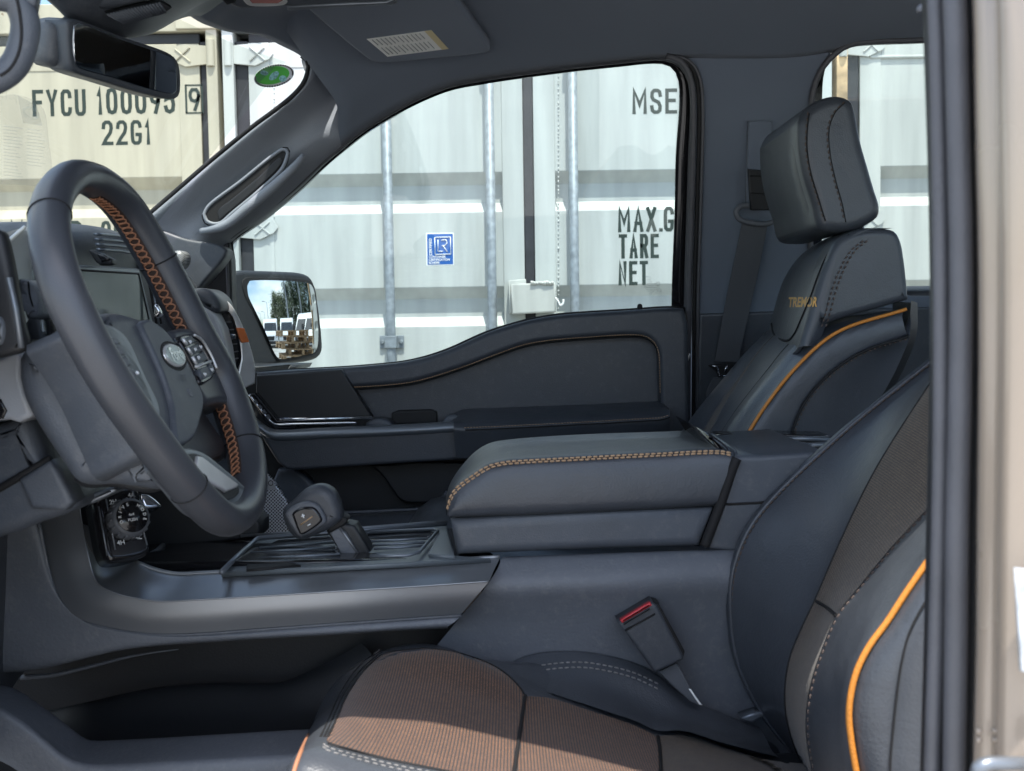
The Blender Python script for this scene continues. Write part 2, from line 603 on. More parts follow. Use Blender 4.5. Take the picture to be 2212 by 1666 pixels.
def paintmat(name, col, rust=.25):
    "old container paint: streaks of dirt, scuffs and a few rust specks"
    m = pbr(name, col, .45, bump=.25, bscale=9.0, det=6)
    nt = m.node_tree
    b = nt.nodes['Principled BSDF']
    t = nt.nodes.new('ShaderNodeTexCoord')
    mpg = nt.nodes.new('ShaderNodeMapping')
    mpg.inputs['Scale'].default_value = (9, 9, .8)
    n1 = nt.nodes.new('ShaderNodeTexNoise')
    n1.inputs['Scale'].default_value = 1.6
    n1.inputs['Detail'].default_value = 6
    r1 = nt.nodes.new('ShaderNodeMapRange')
    r1.inputs['From Min'].default_value = .35
    r1.inputs['From Max'].default_value = .7
    r1.inputs['To Min'].default_value = 1.04
    r1.inputs['To Max'].default_value = .80
    mu = nt.nodes.new('ShaderNodeMixRGB')
    mu.blend_type = 'MULTIPLY'
    mu.inputs['Fac'].default_value = 1
    mu.inputs['Color1'].default_value = (*col, 1)
    n2 = nt.nodes.new('ShaderNodeTexNoise')
    n2.inputs['Scale'].default_value = 22
    n2.inputs['Detail'].default_value = 8
    n2.inputs['Roughness'].default_value = .75
    r2 = nt.nodes.new('ShaderNodeValToRGB')
    r2.color_ramp.elements[0].position = .76 - rust * .2
    r2.color_ramp.elements[1].position = .80 - rust * .2
    mr = nt.nodes.new('ShaderNodeMixRGB')
    mr.inputs['Color2'].default_value = (.16, .075, .03, 1)
    nt.links.new(t.outputs['Object'], mpg.inputs['Vector'])
    nt.links.new(mpg.outputs['Vector'], n1.inputs['Vector'])
    nt.links.new(n1.outputs['Fac'], r1.inputs['Value'])
    nt.links.new(r1.outputs['Result'], mu.inputs['Color2'])
    nt.links.new(t.outputs['Object'], n2.inputs['Vector'])
    nt.links.new(n2.outputs['Fac'], r2.inputs['Fac'])
    nt.links.new(r2.outputs['Color'], mr.inputs['Fac'])
    nt.links.new(mu.outputs['Color'], mr.inputs['Color1'])
    nt.links.new(mr.outputs['Color'], b.inputs['Base Color'])
    return m
def mirrormat(name, col=(.9, .92, .93)):
    return pbr(name, col, .01, 1.0)

M = {}
M['plastic'] = pbr('grained black plastic', (.068, .078, .094), .47, bump=.35, bscale=500, var=.10, vscale=14, dust=.14)
M['plastic_dk'] = pbr('dark plastic', (.014, .0155, .018), .5, bump=.3, bscale=900)
M['plastic_gr'] = pbr('charcoal plastic', (.108, .118, .136), .5, bump=.6, bscale=260, var=.10, vscale=9, dust=.22)
M['pad'] = pbr('soft touch vinyl', (.048, .0545, .066), .46, bump=.45, bscale=420, var=.08, vscale=10, det=4, dust=.10)
M['leather'] = pbr('black leather', (.053, .0595, .0705), .36, bump=.4, bscale=430, var=.10, vscale=12, det=5, wrinkle=.22)
M['leather_rim'] = pbr('smooth wheel leather', (.050, .054, .063), .34, bump=.2, bscale=700, var=.06, vscale=15)
M['gloss'] = pbr('gloss black', (.012, .012, .014), .12, var=.1, vscale=30)
M['satin'] = pbr('satin graphite trim', (.29, .305, .325), .38, .75, bump=.08, bscale=1500, var=.05, vscale=5)
M['satin_dk'] = pbr('dark satin trim', (.19, .212, .24), .36, .55, bump=.08, bscale=1500)
M['silver'] = pbr('brushed silver', (.74, .74, .74), .34, .55, bump=.15, bscale=900, var=.06, vscale=40)
M['chrome'] = pbr('chrome', (.75, .76, .78), .12, 1.0)
M['copper'] = pbr('copper thread', (.33, .145, .075), .7)
M['tan_thread'] = pbr('tan thread', (.40, .265, .16), .75)
M['gold_thread'] = pbr('gold thread', (.80, .46, .14), .6)
M['groove'] = pbr('brown groove', (.045, .026, .019), .8)
M['dk_thread'] = pbr('dark brown thread', (.085, .062, .052), .8)
M['lt_thread'] = pbr('grey thread', (.17, .165, .16), .7)
M['orange'] = pbr('orange piping', (.54, .20, .026), .5, bump=.5, bscale=350)
M['orange_dull'] = pbr('orange leather accent', (.62, .17, .05), .45, bump=.3, bscale=600)
M['headliner'] = pbr('headliner cloth', (.165, .195, .245), .95, bump=.6, bscale=1400, var=.05, vscale=4, spec=.15, sheen=.2)
M['hood_grey'] = pbr('grey plastic and hood sky sheen', (.34, .36, .39), .36, bump=.3, bscale=600, var=.06, vscale=8)  # on the cluster hood this grey paints in sky sheen over dark plastic
M['pillar'] = pbr('grey grained trim', (.25, .275, .31), .5, bump=.5, bscale=420, var=.06, vscale=9, dust=.12)
M['tray'] = pbr('smooth tray plastic', (.125, .145, .16), .40, var=.08, vscale=12)
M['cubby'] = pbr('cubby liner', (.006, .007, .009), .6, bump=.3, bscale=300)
M['belt'] = pbr('belt webbing', (.080, .086, .097), .75, bump=.5, bscale=700)
M['rubber'] = pbr('door seal rubber', (.085, .087, .098), .5, bump=.3, bscale=500, var=.1, vscale=30)
M['carpet'] = pbr('carpet', (.018, .018, .020), .95, bump=.9, bscale=600, spec=.1)
M['beige'] = pbr('tan body paint', (.33, .272, .215), .26, .15, coat=.7, bump=.02, bscale=1200, var=.03, vscale=3)
M['black'] = pbr('flat black', (.008, .008, .009), .7)
M['seam'] = pbr('seam shadow gap', (.006, .006, .007), .8)
M['red'] = pbr('red button', (.55, .04, .05), .4)
M['white_lbl'] = pbr('label paper', (.86, .87, .85), .6, var=.03, vscale=40)
M['grey_lbl'] = pbr('toned down label', (.42, .45, .48), .6, var=.25, vscale=120)  # white label greyed so sunlight does not burn it out
M['yellow_lbl'] = pbr('yellow label strip', (.66, .58, .36), .6)
M['grey_print'] = pbr('grey print', (.34, .37, .37), .7)
M['white_print'] = pbr('white print', (.78, .80, .82), .5)
M['fabric'] = fabricmat('copper mesh fabric', (.013, .012, .012), (.335, .150, .062), .0030, .66, True)
M['fabric_b'] = fabricmat('olive mesh fabric', (.022, .020, .018), (.22, .155, .095), .0030, .56)
M['perf'] = perfmat('perforated speaker steel', (.85, .85, .86), .0048)
M['perf_fine'] = perfmat('fine speaker mesh', (.42, .43, .44), .0026)
M['win'] = glassmat('side window glass', (.85, .90, .89))
M['wind'] = glassmat('windshield glass', (.80, .84, .80))
M['mirror'] = mirrormat('mirror silver', (.55, .58, .60))
M['mirror_dim'] = mirrormat('dimming mirror', (.42, .45, .50))
M['cream'] = paintmat('cream container paint', (.47, .44, .345), .26)
M['greywhite'] = paintmat('grey white container paint', (.465, .49, .475), .16)
M['palewhite'] = paintmat('pale container paint', (.47, .48, .45), .16)
M['cream_post'] = paintmat('rust streaked cream paint', (.47, .44, .345), .62)
M['gasket'] = pbr('door gasket rubber', (.022, .023, .028), .6, bump=.4, bscale=120, var=.25, vscale=12)
M['galv'] = pbr('galvanised steel', (.22, .25, .275), .55, .3, bump=.4, bscale=140, var=.25, vscale=45)
M['rust'] = pbr('rusty cream post', (.52, .36, .20), .75, bump=.5, bscale=60, var=.5, vscale=14)
M['ink'] = pbr('dark green lettering', (.018, .032, .026), .6)
M['blue_st'] = pbr('blue sticker', (.015, .10, .36), .4)
M['white_st'] = pbr('white sticker', (.80, .82, .82), .4)
M['green_st'] = pbr('green sticker', (.12, .58, .09), .4)

# ------------------------------------------------------------------ ground
def structure(o, kind='structure'):
    o['kind'] = kind
    return o
gm = pbr('pale worn concrete', (.40, .39, .37), .9, bump=.8, bscale=30, var=.25, vscale=1.3, det=8)
structure(mk('ground', [(-400, -400, 0), (400, -400, 0), (400, 400, 0), (-400, 400, 0)], [(0, 1, 2, 3)], gm, smooth=False))

# ------------------------------------------------------------------ containers
CY = 2.90
CW = 2.438
CX0 = P(492, 660, CY).x
TROUGH = [0.46, 0.915, 1.372, 1.828, 2.285]
def door_leaf(x0, x1, mat, name='door', parent=None):
    "leaf with flat stiles and a panel pressed with horizontal troughs"
    A = Acc()
    z0, z1, s = .14, 2.43, .085
    A.box((x0, 0, z0), (x0 + s, .05, z1))
    A.box((x1 - s, 0, z0), (x1, .05, z1))
    A.box((x0 + s, .001, z0), (x1 - s, .05, z0 + .12))
    A.box((x0 + s, .001, z1 - .10), (x1 - s, .05, z1))
    pr = [(z0 + .12, .004)]
    for zc in TROUGH:
        if zc - .077 < z0 + .13 or zc + .08 > z1 - .10: continue
        pr += [(zc - .077, .004), (zc - .040, .042), (zc + .034, .042), (zc + .080, .004)]
    pr.append((z1 - .10, .004))
    V, F = [], []
    for z, y in pr:
        V += [(x0 + s, y, z), (x1 - s, y, z)]
    for i in range(len(pr) - 1):
        F.append((2 * i, 2 * i + 1, 2 * i + 3, 2 * i + 2))
    A.add(V, F)
    return A
def shift(A, d):
    A.v = [v + d for v in A.v]
    return A
def container(x0, mat, label, frame_mat=None, rods=(), post_mat=None, gw=.0525, hinge_z=(2.385, 1.70, 1.02, .34)):
    fm = frame_mat or mat
    o = Vector((x0, CY, 0))
    t = thing('shipping_container', o, label, 'container', 'shipping containers standing side by side behind the truck')
    B = Acc()
    B.box((.003, .12, .14), (.05, 6.05, 2.54)); B.box((CW - .05, .12, .14), (CW - .003, 6.05, 2.54))
    B.box((.05, 6.0, .14), (CW - .05, 6.05, 2.54)); B.box((.003, .10, 2.54), (CW - .003, 6.05, 2.57))
    B.box((.05, .12, .10), (CW - .05, 6.05, .138))
    shift(B, o).build('body', mat, t, smooth=False)
    Fp = Acc()
    Fp.box((.012, -.02, 0), (.056, .14, 2.591)); Fp.box((CW - .056, -.02, 0), (CW - .012, .14, 2.591))
    Fp.box((.056, -.012, 2.475), (CW - .056, .12, 2.589)); Fp.box((.056, -.012, .001), (CW - .056, .12, .115))
    for x in (.0, CW - .17):
        Fp.box((x, -.03, 2.48), (x + .17, .13, 2.595)); Fp.box((x, -.03, .0), (x + .17, .13, .118))
    shift(Fp, o).build('frame', post_mat or fm, t, smooth=False, bevel=.004, seg=2)
    mid = CW / 2
    for sgn, (a, b) in ((-1, (.0575 + gw, mid - .021)), (1, (mid + .021, CW - .0575 - gw))):
        d = shift(door_leaf(a, b, mat), o).build('door', mat, t, smooth=False, bevel=.003, seg=2)
        G = Acc()
        if sgn < 0:
            G.box((.057, .008, .13), (.057 + gw, .04, 2.44)); hx, px = .11, .036
        else:
            G.box((CW - .057 - gw, .008, .13), (CW - .057, .04, 2.44)); hx, px = CW - .11, CW - .036
        G.box((a, .012, 2.4305), (b, .035, 2.474))
        shift(G, o).build('gasket', M['gasket'], d, smooth=False, bevel=.006)
        for hz in hinge_z:
            H = Acc()
            k = 1 if sgn < 0 else -1
            q = [(px + k * .01, hz - .035), (hx + k * .03, hz - .045), (hx + k * .085, hz - .02), (hx + k * .10, hz + .0), (hx + k * .085, hz + .028), (hx + k * .03, hz + .038), (px + k * .01, hz + .03)]
            V = [(x, -.012, z) for x, z in q] + [(x, -.0005, z) for x, z in q]
            n = len(q)
            H.add(V, [tuple(range(n)), tuple(range(2 * n - 1, n - 1, -1))] + [(i, (i + 1) % n, (i + 1) % n + n, i + n) for i in range(n)])
            H.tube([(px, -.018, hz - .05), (px, -.018, hz + .055)], .017, 12)
            H.tube([(hx + k * .01, -.013, hz - .03), (hx + k * .07, -.013, hz + .022)], .004, 6)
            H.tube([(hx + k * .01, -.013, hz + .026), (hx + k * .07, -.013, hz - .028)], .004, 6)
            shift(H, o).build('hinge', mat, d, bevel=.002, seg=2)
    G = Acc()
    G.box((mid - .0205, .010, .14), (mid + .0205, .04, 2.44))
    shift(G, o).build('center_gasket', M['gasket'], t, smooth=False, bevel=.005)
    for x in rods:
        r = Acc()
        r.tube([(x, -.032, .10), (x, -.032, 2.50)], .0185, 14)
        ro = shift(r, o).build('locking_rod', M['galv'], t)
        for z in (1.235, .55, 2.10 if x < .5 else 2.40):
            K = Acc()
            K.box((x - .049, -.006, z - .026), (x + .049, -.001, z + .026))
            K.box((x - .023, -.055, z - .024), (x + .023, -.006, z + .024))
            for s in (-1, 1):
                K.tube([(x + s * .038, -.001, z), (x + s * .038, -.014, z)], .008, 8)
            shift(K, o).build('bracket', M['galv'], ro, bevel=.002, seg=2)
    return t, o
rod_l, rod_m, rod_r = [P(u, 500, CY - .03).x - CX0 for u in (840, 1061, 1240)]
# the middle container
cmid, o2 = container(CX0, M['greywhite'], 'grey white shipping container with two closed doors seen through the front passenger window',
                     rods=(rod_l, rod_m, rod_r, P(1500, 500, CY - .03).x - CX0))
cleft, o1 = container(CX0 - CW + .004, M['cream'], 'cream shipping container with dark lettering seen through the windshield', rods=(CW / 2 - .17, CW / 2 + .17), gw=.030, post_mat=M['cream_post'])
crt, o3 = container(P(1797, 500, CY).x, M['palewhite'], 'pale shipping container seen through the rear passenger window', rods=(rod_l + .12, rod_m, rod_r, CW - rod_l), post_mat=M['rust'])
FY = CY + .0034
EX, EZ = Vector((1, 0, 0)), Vector((0, 0, 1))
def ctext(body, u0, v0, h_px, parent, w_px, name='lettering', FY=FY):
    "capitals whose baseline starts at (u0, v0), h_px tall and w_px wide in all"
    p = P(u0, v0, FY)
    k = (FY - CAM.y) / FPX
    h, w = h_px * k, w_px * k
    units = sum({'.': .16, '1': .55, 'M': 1.22, ' ': .55}.get(c, 1) for c in body)
    g = .27
    cw = w / (units + g * (len(body) - 1))
    return painted(name, body, p.x, p.z, h, cw, cw * g, FY, M['ink'], parent)
ctext('FYCU', 71, 252, 56, cleft, 114)
ctext('100095', 210, 248, 56, cleft, 167)
ctext('9', 408, 240, 48, cleft, 25, FY=CY - .0012)
bx = Acc()
for a, b in (((402, 184), (437, 184)), ((402, 244), (437, 244)), ((402, 184), (402, 244)), ((437, 184), (437, 244))):
    p, q = P(*a, CY - .001), P(*b, CY - .001)
    w = .0022
    bx.box((min(p.x, q.x) - w, CY - .0014, min(p.z, q.z) - w), (max(p.x, q.x) + w, CY - .0008, max(p.z, q.z) + w))
bx.build('number_frame', M['ink'], cleft, smooth=False)
ctext('22G1', 221, 314, 52, cleft, 105)
ctext('MA', 24, 530, 52, cleft, 58)
ctext('D', 155, 530, 52, cleft, 24)
ctext('30', 220, 530, 52, cleft, 48)
ctext('MSEU', 1366, 247, 53, cmid, 128)
ctext('MAX.GR', 1335, 502, 53, cmid, 148)
ctext('TARE', 1337, 559, 52, cmid, 86)
ctext('NET', 1336, 617, 52, cmid, 64)
# blue certification sticker
st = slab('sticker', [(920, 504), (980, 503), (981, 573), (921, 574)], CY + .0035, .0012, M['white_st'], cmid, r=.0004, seg=1, label='blue and white certification sticker')
slab('sticker_field', [(922.5, 506), (978, 505), (979, 571), (923.5, 572)], CY + .0028, .0006, M['blue_st'], st, r=.0002, seg=1)
lg = Acc()
YS = CY + .0015
def bar(A, a, b, w, Y=YS):
    A.tube([P(*a, Y), P(*b, Y)], w, 6)
for a, b in (((939, 513), (973, 512)), ((973, 512), (974, 549)), ((974, 549), (940, 550)), ((940, 550), (939, 513)),
             ((946, 518), (946, 543)), ((946, 543), (957, 543)), ((953, 519), (963, 518)), ((963, 518), (966, 524)), ((966, 524), (962, 530)), ((962, 530), (954, 531)), ((957, 531), (967, 545))):
    bar(lg, a, b, .0017)
lg.build('logo', M['white_st'], st)
p = P(933, 552, YS)
text('lettering', 'CERTIFIED', p, EZ, -EX, .0155, M['white_st'], st, sx=.95, bold=.02, depth=0)
for i, s in enumerate(('CONTAINER', 'CERTIFICATION', 'SCHEME')):
    text('lettering', s, P(926, 557.5 + 6.3 * i, YS), EX, EZ, .0125, M['white_st'], st, sx=.95, bold=.02, depth=0)
# lock box over the middle joint
lb = slab('lock_box', [(1104, 614), (1199, 610), (1201, 674), (1106, 679)], CY - .13, .12, M['palewhite'], cmid, r=.006)
slab('lock_box_bracket', [(1099, 606), (1136, 603), (1137, 615), (1104, 617), (1106, 676), (1100, 678)], CY - .05, .045, M['palewhite'], lb, r=.003)
tube('hook', cat([P(1199, 643, CY - .10), P(1206, 652, CY - .10), P(1210, 660, CY - .10), P(1216, 656, CY - .10), P(1217, 647, CY - .10)], 16), .004, M['white_st'], lb)
wd = Acc()
for i in range(9):
    u = 1146 + i * 5.5
    wd.tube([P(u, 612 - random.random() * 3, CY - .131), P(u + 6, 611 + random.random() * 2, CY - .131)], .007 + random.random() * .003, 6)
wd.build('weld_bead', M['palewhite'], lb)
# vertical weld seams along the stiles
for u in (1096, 1206, 552 + 40):
    A = Acc()
    for i in range(60):
        v = 150 + i * 9.5 + random.random() * 4
        A.tube([P(u, v, CY + .003), P(u + .4, v + 3 + random.random() * 4, CY + .003)], .0018 + random.random() * .0014, 5)
    A.build('weld_seam', M['greywhite'], cmid)
# recess frame on the right-hand container
tube('panel_edge', [P(1878, 112, CY), P(1880, 124, CY), P(2060, 121, CY)], .007, M['palewhite'], crt, seg=8)

# ------------------------------------------------------------------ the truck
truck = thing('pickup_truck', (0.2, 0, 0), 'tan pickup truck with black cabin seen through its open driver door', 'pickup truck')
GP, GN = Vector((0, .84, 1.30)), Vector((0, -1, -.25)).normalized()
def PG(u, v, off=0.0):
    "passenger window plane, leaning in towards the roof; off = metres towards the cabin"
    return PN(u, v, GP + Vector((0, -off, 0)), GN)

# --- roof rail curve (front to rear), shared by headliner, seal and roof skin
RAIL = [(560, 466), (640, 402), (690, 355), (737, 316), (784, 281), (831, 251), (897, 215), (971, 185), (1047, 170), (1137, 157), (1237, 144), (1337, 133), (1404, 126), (1440, 126)]
RAIL2 = RAIL[3:] + [(1560, 128), (1720, 125), (1800, 112), (1850, 98), (2000, 88), (2300, 74), (2900, 60)]
rail3 = cat([PG(u, v, .03) for u, v in RAIL2], 60)
def dome(p, b, mirror=1):
    "section of the roof lining at one station of the rail, b = 0 rail .. 1 centre line"
    droop = .10 * max(0, (-.15 - p.x) / .35) ** 2
    zt = 1.905 - droop
    y = p.y * (1 - b)
    k = math.sin(min(b / .55, 1) * math.pi / 2)
    return Vector((p.x * (1 - .0 * b), y * mirror, p.z + (zt - p.z) * k + .018 * b))
rows = []
for b in (0, .04, .10, .18, .28, .4, .55, .8, 1):
    rows.append([dome(p, b) for p in rail3])
for b in (.8, .55, .4, .28, .18, .10, .04, 0):
    rows.append([dome(p, b, -1) for p in rail3])
# front edge of the lining leans forward to the windshield header
def front_x(y):
    return -.50 + .15 * (abs(y) / .60) ** 2
def glass_x(y):
    return -.56 + .20 * (abs(y) / .72) ** 2.2
rows_roof = [[p.copy() for p in r] for r in rows]
def fix_front(rows, fn):
    for r in rows:
        y = r[0].y
        x0 = r[0].x
        fx = fn(y)
        x1 = r[-1].x
        for p in r:
            s = (x1 - p.x) / (x1 - x0)
            p.x = x1 - (x1 - fx) * s if abs(y) < .66 else p.x
fix_front(rows, front_x)
fix_front(rows_roof, lambda y: glass_x(y) - .03 if y < .40 else front_x(y))
hl = loft('headliner', rows, M['headliner'], truck, nu=60, nv=70, thick=.004)
# painted roof above it
rr = [[p + Vector((0, .05 if p.y > .6 else (-.05 if p.y < -.6 else 0), .05)) for p in r] for r in rows_roof]
loft('roof', rr, M['beige'], truck, nu=50, nv=50, thick=.003)

# --- windshield header lip and A pillar
pil_up = [(300, 489), (313, 477), (385, 415), (457, 353), (550, 277), (600, 240), (640, 207), (660, 182), (668, 160), (669, 138), (655, 124)]
pil_lo = [(480, 545), (493, 521), (567, 467), (643, 403), (700, 348), (737, 317), (790, 276), (840, 246), (880, 222), (930, 198), (960, 186)]
pu = [P(u, v, .66 - .05 * i / 10) for i, (u, v) in enumerate(pil_up)]
pm = [P((a[0] * .6 + b[0] * .4), (a[1] * .6 + b[1] * .4), .68 + .07 * max(0, i - 5) / 5) for i, (a, b) in enumerate(zip(pil_up, pil_lo))]
pm2 = [P((a[0] * .3 + b[0] * .7), (a[1] * .3 + b[1] * .7), .69 + .08 * max(0, i - 5) / 5) for i, (a, b) in enumerate(zip(pil_up, pil_lo))]
pl = [PG(u, v, .03 - .05 * max(0, i - 5) / 5) for i, (u, v) in enumerate(pil_lo)]
pb = [p + Vector((.0, .05, .0)) for p in pl]
pa = [p + Vector((-.01, .06, -.01)) for p in pu]
pill = loft('front_pillar_trim', [pa, pu, pm, pm2, pl, pb], M['pillar'], truck, nu=50, nv=36, label='passenger side windshield pillar trim with grab handle')
tube('glass_seal', cat([p + Vector((-.004, .004, .004)) for p in pu], 40), .0045, M['black'], pill)
# grab handle: raised frame round a recess whose shade is painted in dark colours
yh = .655
rec = c2([(441, 462), (450, 446), (520, 392), (590, 336), (612, 323), (621, 327), (618, 345), (608, 366), (560, 412), (500, 462), (478, 481), (462, 484), (446, 477), (441, 462)], 60)[:-1]
slab('handle_recess', rec, yh - .012, .02, M['black'], pill, r=.004)
sc = [(473, 478), (500, 455), (560, 404), (600, 365), (612, 345), (607, 338), (560, 380), (500, 430), (470, 455)]
slab('recess_floor', c2(sc + sc[:1], 40)[:-1], yh - .0145, .01, M['plastic_dk'], pill, r=.003)
rail_h = cat([P(434, 500, yh - .000), P(455, 496, yh - .008), P(486, 487, yh - .013), P(536, 448, yh - .016), P(596, 398, yh - .016), P(630, 366, yh - .013), P(646, 348, yh - .006), P(655, 336, yh + .002)], 40)
tube('grab_handle', rail_h, [.003 + .007 * math.sin(math.pi * min(1, (i + 2) / 42)) ** .5 for i in range(40)], M['pillar'], pill, seg=14, flat=((0, 1, 0), .9))
tube('handle_rim', [P(u, v, yh - .012) for u, v in rec], .0034, M['pillar'], pill, seg=10, closed=True)
tube('recess_edge', [P(540 + (u - 540) * 1.045, 400 + (v - 400) * 1.06, yh - .006) for u, v in rec], .0012, M['seam'], pill, seg=6, closed=True)

# --- window seal and passenger window
WIN_T = [(500, 524), (560, 480), (643, 415), (690, 372), (737, 331), (784, 293), (831, 263), (897, 227), (971, 197), (1047, 182), (1137, 168), (1237, 155), (1337, 145), (1404, 138), (1431, 138), (1451, 147), (1462, 163), (1467, 187), (1467, 233), (1460, 333), (1457, 467), (1452, 600), (1450, 700)]
LIP = [(485, 520), (560, 465), (640, 402), (690, 355), (737, 316), (784, 280), (831, 250), (897, 214), (971, 184), (1047, 169), (1137, 156), (1237, 143), (1337, 132), (1404, 125), (1440, 126), (1468, 138), (1485, 160), (1494, 190), (1496, 240), (1492, 340), (1488, 470), (1484, 600), (1482, 720)]
gl = c2(WIN_T, 70) + [(1440, 700), (1240, 720), (1000, 800), (560, 860), (498, 850)]
door = None
pad_top = c2([(553, 806), (640, 800), (737, 795), (804, 790), (870, 783), (920, 772), (970, 755), (1054, 718), (1137, 693), (1197, 682), (1237, 678), (1350, 671), (1450, 665), (1478, 667)], 60)
sti = c2([(742, 838), (760, 838), (830, 834), (884, 828), (937, 815), (1004, 793), (1070, 768), (1130, 747), (1177, 738), (1270, 730), (1370, 725), (1394, 728), (1414, 742), (1423, 765), (1425, 800), (1427, 930)], 70)
door = slab('passenger_door', pad_top + [(1487, 700), (1492, 940), (1430, 940)] + sti[::-1] + [(553, 842)], .735, .05, M['pad'], truck, r=.011, seg=6, label='black passenger door panel with copper stitching')
slab_pts('window_glass', [PG(u, v, .0) for u, v in gl], -GN * -1, .004, M['win'], door, r=.0005, seg=1)
# black frame between lining and glass
fr = Acc()
n = 90
wl = cat([PG(u, v, .006) for u, v in WIN_T], n)
ll = cat([PG(u, v, .022) for u, v in LIP], n)
ol = [p + Vector((0, .05, 0)) for p in ll]
fr.add(wl + ll + ol, [(i, i + 1, n + i + 1, n + i) for i in range(n - 1)] + [(n + i, n + i + 1, 2 * n + i + 1, 2 * n + i) for i in range(n - 1)])
fr.build('window_frame', M['gloss'], door)
tube('window_seal', cat([PG(u, v, .026) for u, v in LIP], 90), .0055, M['rubber'], door, seg=10)
tube('belt_seal', cat([P(u, v + 3, .80) for u, v in pad_top], 60), .007, M['black'], door)
# outer door skin
slab_pts('outer_skin', [Vector((x, .985, z)) for x, z in ((-.62, .55), (.75, .55), (.75, 1.24), (-.62, 1.18))], (0, 1, 0), .03, M['beige'], door, r=.01)
# insert, stitching, armrest
ins = sti + [(1427, 935), (1000, 960), (720, 945), (690, 845)]
slab('insert_panel', ins, .765, .03, M['pad'], door, r=.003)
st3 = [P(u, v - 1.5, .7335) for u, v in sti]
stitches('stitching', st3[1:64], M['tan_thread'], door, step=.0052, ln=.0043, r=.0010)
tube('seam', [P(u, v + 4, .742) for u, v in sti], .0013, M['seam'], door, seg=6)
# soft swage inside the insert
arm_far = [(968, 912), (978, 897), (994, 886), (1060, 882), (1240, 875), (1400, 868), (1430, 868), (1441, 876)]
arm_crest = [(972, 915), (985, 903), (1003, 897), (1060, 893), (1240, 885), (1400, 878), (1434, 878), (1445, 885)]
arm_near = [(980, 925), (990, 926), (1005, 927), (1060, 925), (1240, 916), (1400, 907), (1430, 905), (1447, 899)]
arm_lo = [(985, 990), (995, 990), (1006, 990), (1060, 986), (1240, 970), (1400, 945), (1430, 938), (1446, 930)]
loft('armrest', [[P(u, v, .755) for u, v in arm_far], [P(u, v, .69) for u, v in arm_crest], [P(u, v - 14, .645) for u, v in arm_near], [P(u, v, .63) for u, v in arm_near], [P(u, v + 8, .632) for u, v in arm_near], [P(u, v, .65) for u, v in arm_lo]], M['leather'], door, nu=40, nv=30)
stitches('stitching', [P(u, v - 3, .627) for u, v in c2(arm_near[2:], 40)], M['tan_thread'], door, step=.0055, ln=.0038, r=.0009)
tube('seam', [P(u, v + 2, .629) for u, v in c2(arm_near[2:], 40)], .0016, M['seam'], door, seg=6)
# pull cup
slab('pull_cup', [(846, 893), (860, 887), (930, 885), (943, 890), (945, 915), (846, 918)], .750, .02, M['black'], door, r=.004)
slab('pull_cup_lip', c2([(790, 915), (800, 908), (815, 905), (832, 907), (845, 914), (850, 925), (790, 925)], 20), .70, .05, M['plastic'], door, r=.006)
slab('pull_cup_lip', c2([(955, 915), (963, 902), (978, 897), (995, 899), (1003, 908), (1003, 922), (955, 925)], 20), .70, .05, M['plastic'], door, r=.006)
# switch panel (gloss), chrome strip and satin strip
slab('door_trim_panel', [(553, 812), (737, 799), (803, 901), (640, 908), (603, 910), (590, 900), (553, 858)], .715, .03, M['plastic_dk'], door, r=.003)
tube('chrome_strip', [P(u, v, .695) for u, v in ((598, 906), (640, 906), (803, 902))], .0038, M['chrome'], door)
sw = slab('switch_panel', [(536, 852), (552, 850), (600, 908), (640, 913), (640, 926), (592, 928), (575, 915)], .69, .03, M['gloss'], door, r=.003)
tube('chrome_strip', cat([P(u, v, .688) for u, v in ((539, 853), (560, 880), (580, 905), (594, 916), (640, 916), (770, 913))], 40), .0022, M['chrome'], door)
for k in range(4):
    slab('window_switch', [(546 + k * 9, 866 + k * 11), (551 + k * 9, 863 + k * 11), (557 + k * 9, 871 + k * 11), (552 + k * 9, 874 + k * 11)], .682, .01, M['plastic_gr'], sw, r=.001)
# satin ledge and bin below
ledge = [(553, 905), (575, 922), (590, 929), (700, 926), (900, 917), (1003, 910)]
loft('trim_strip', [[P(u, v - 2, .73) for u, v in ledge], [P(u, v, .66) for u, v in ledge], [P(u, v + 7, .648) for u, v in ledge], [P(u, v + 18, .648) for u, v in ledge], [P(u, v + 22, .655) for u, v in ledge]], M['satin_dk'], door, nu=40, nv=14)
slab('door_bin', [(560, 935), (590, 943), (1003, 929), (1005, 992), (900, 999), (640, 1016), (618, 1014), (600, 1000), (575, 960)], .657, .09, M['pad'], door, r=.006, seg=5)
# lower door with pocket and kick strip
slab('lower_panel', [(500, 805), (556, 805), (600, 900), (1450, 900), (1460, 1160), (500, 1200)], .775, .06, M['plastic_dk'], door, r=.004)
slab('map_pocket', c2([(640, 1015), (800, 1010), (822, 1024), (845, 1055), (862, 1078), (880, 1086), (960, 1084)], 40) + [(1010, 1080), (1010, 1000), (900, 998)], .742, .03, M['plastic_dk'], door, r=.004)
slab('kick_strip', c2([(600, 1014), (640, 1016), (670, 1040), (690, 1075), (700, 1108), (747, 1108), (850, 1103), (924, 1097), (950, 1082), (966, 1066)], 40) + [(985, 1080), (985, 1170), (560, 1180), (580, 1060)], .735, .03, M['plastic'], door, r=.008)
sp = slab('speaker_grille', c2([(530, 1026), (560, 1024), (577, 1026), (590, 1038), (606, 1062), (624, 1090)], 24) + [(640, 1120), (640, 1162), (505, 1164), (505, 1090)], .715, .012, M['perf'], door, r=.004)
slab('speaker_badge', c2([(540, 1026), (560, 1024.5), (576, 1027), (587, 1037), (597, 1054)], 24) + [(598, 1057), (540, 1060)], .7135, .002, M['silver'], sp, r=.0006)
text('lettering', 'B&O', P(560, 1050, .7115), EX, EZ, .016, M['black'], sp, depth=0, sx=.9)
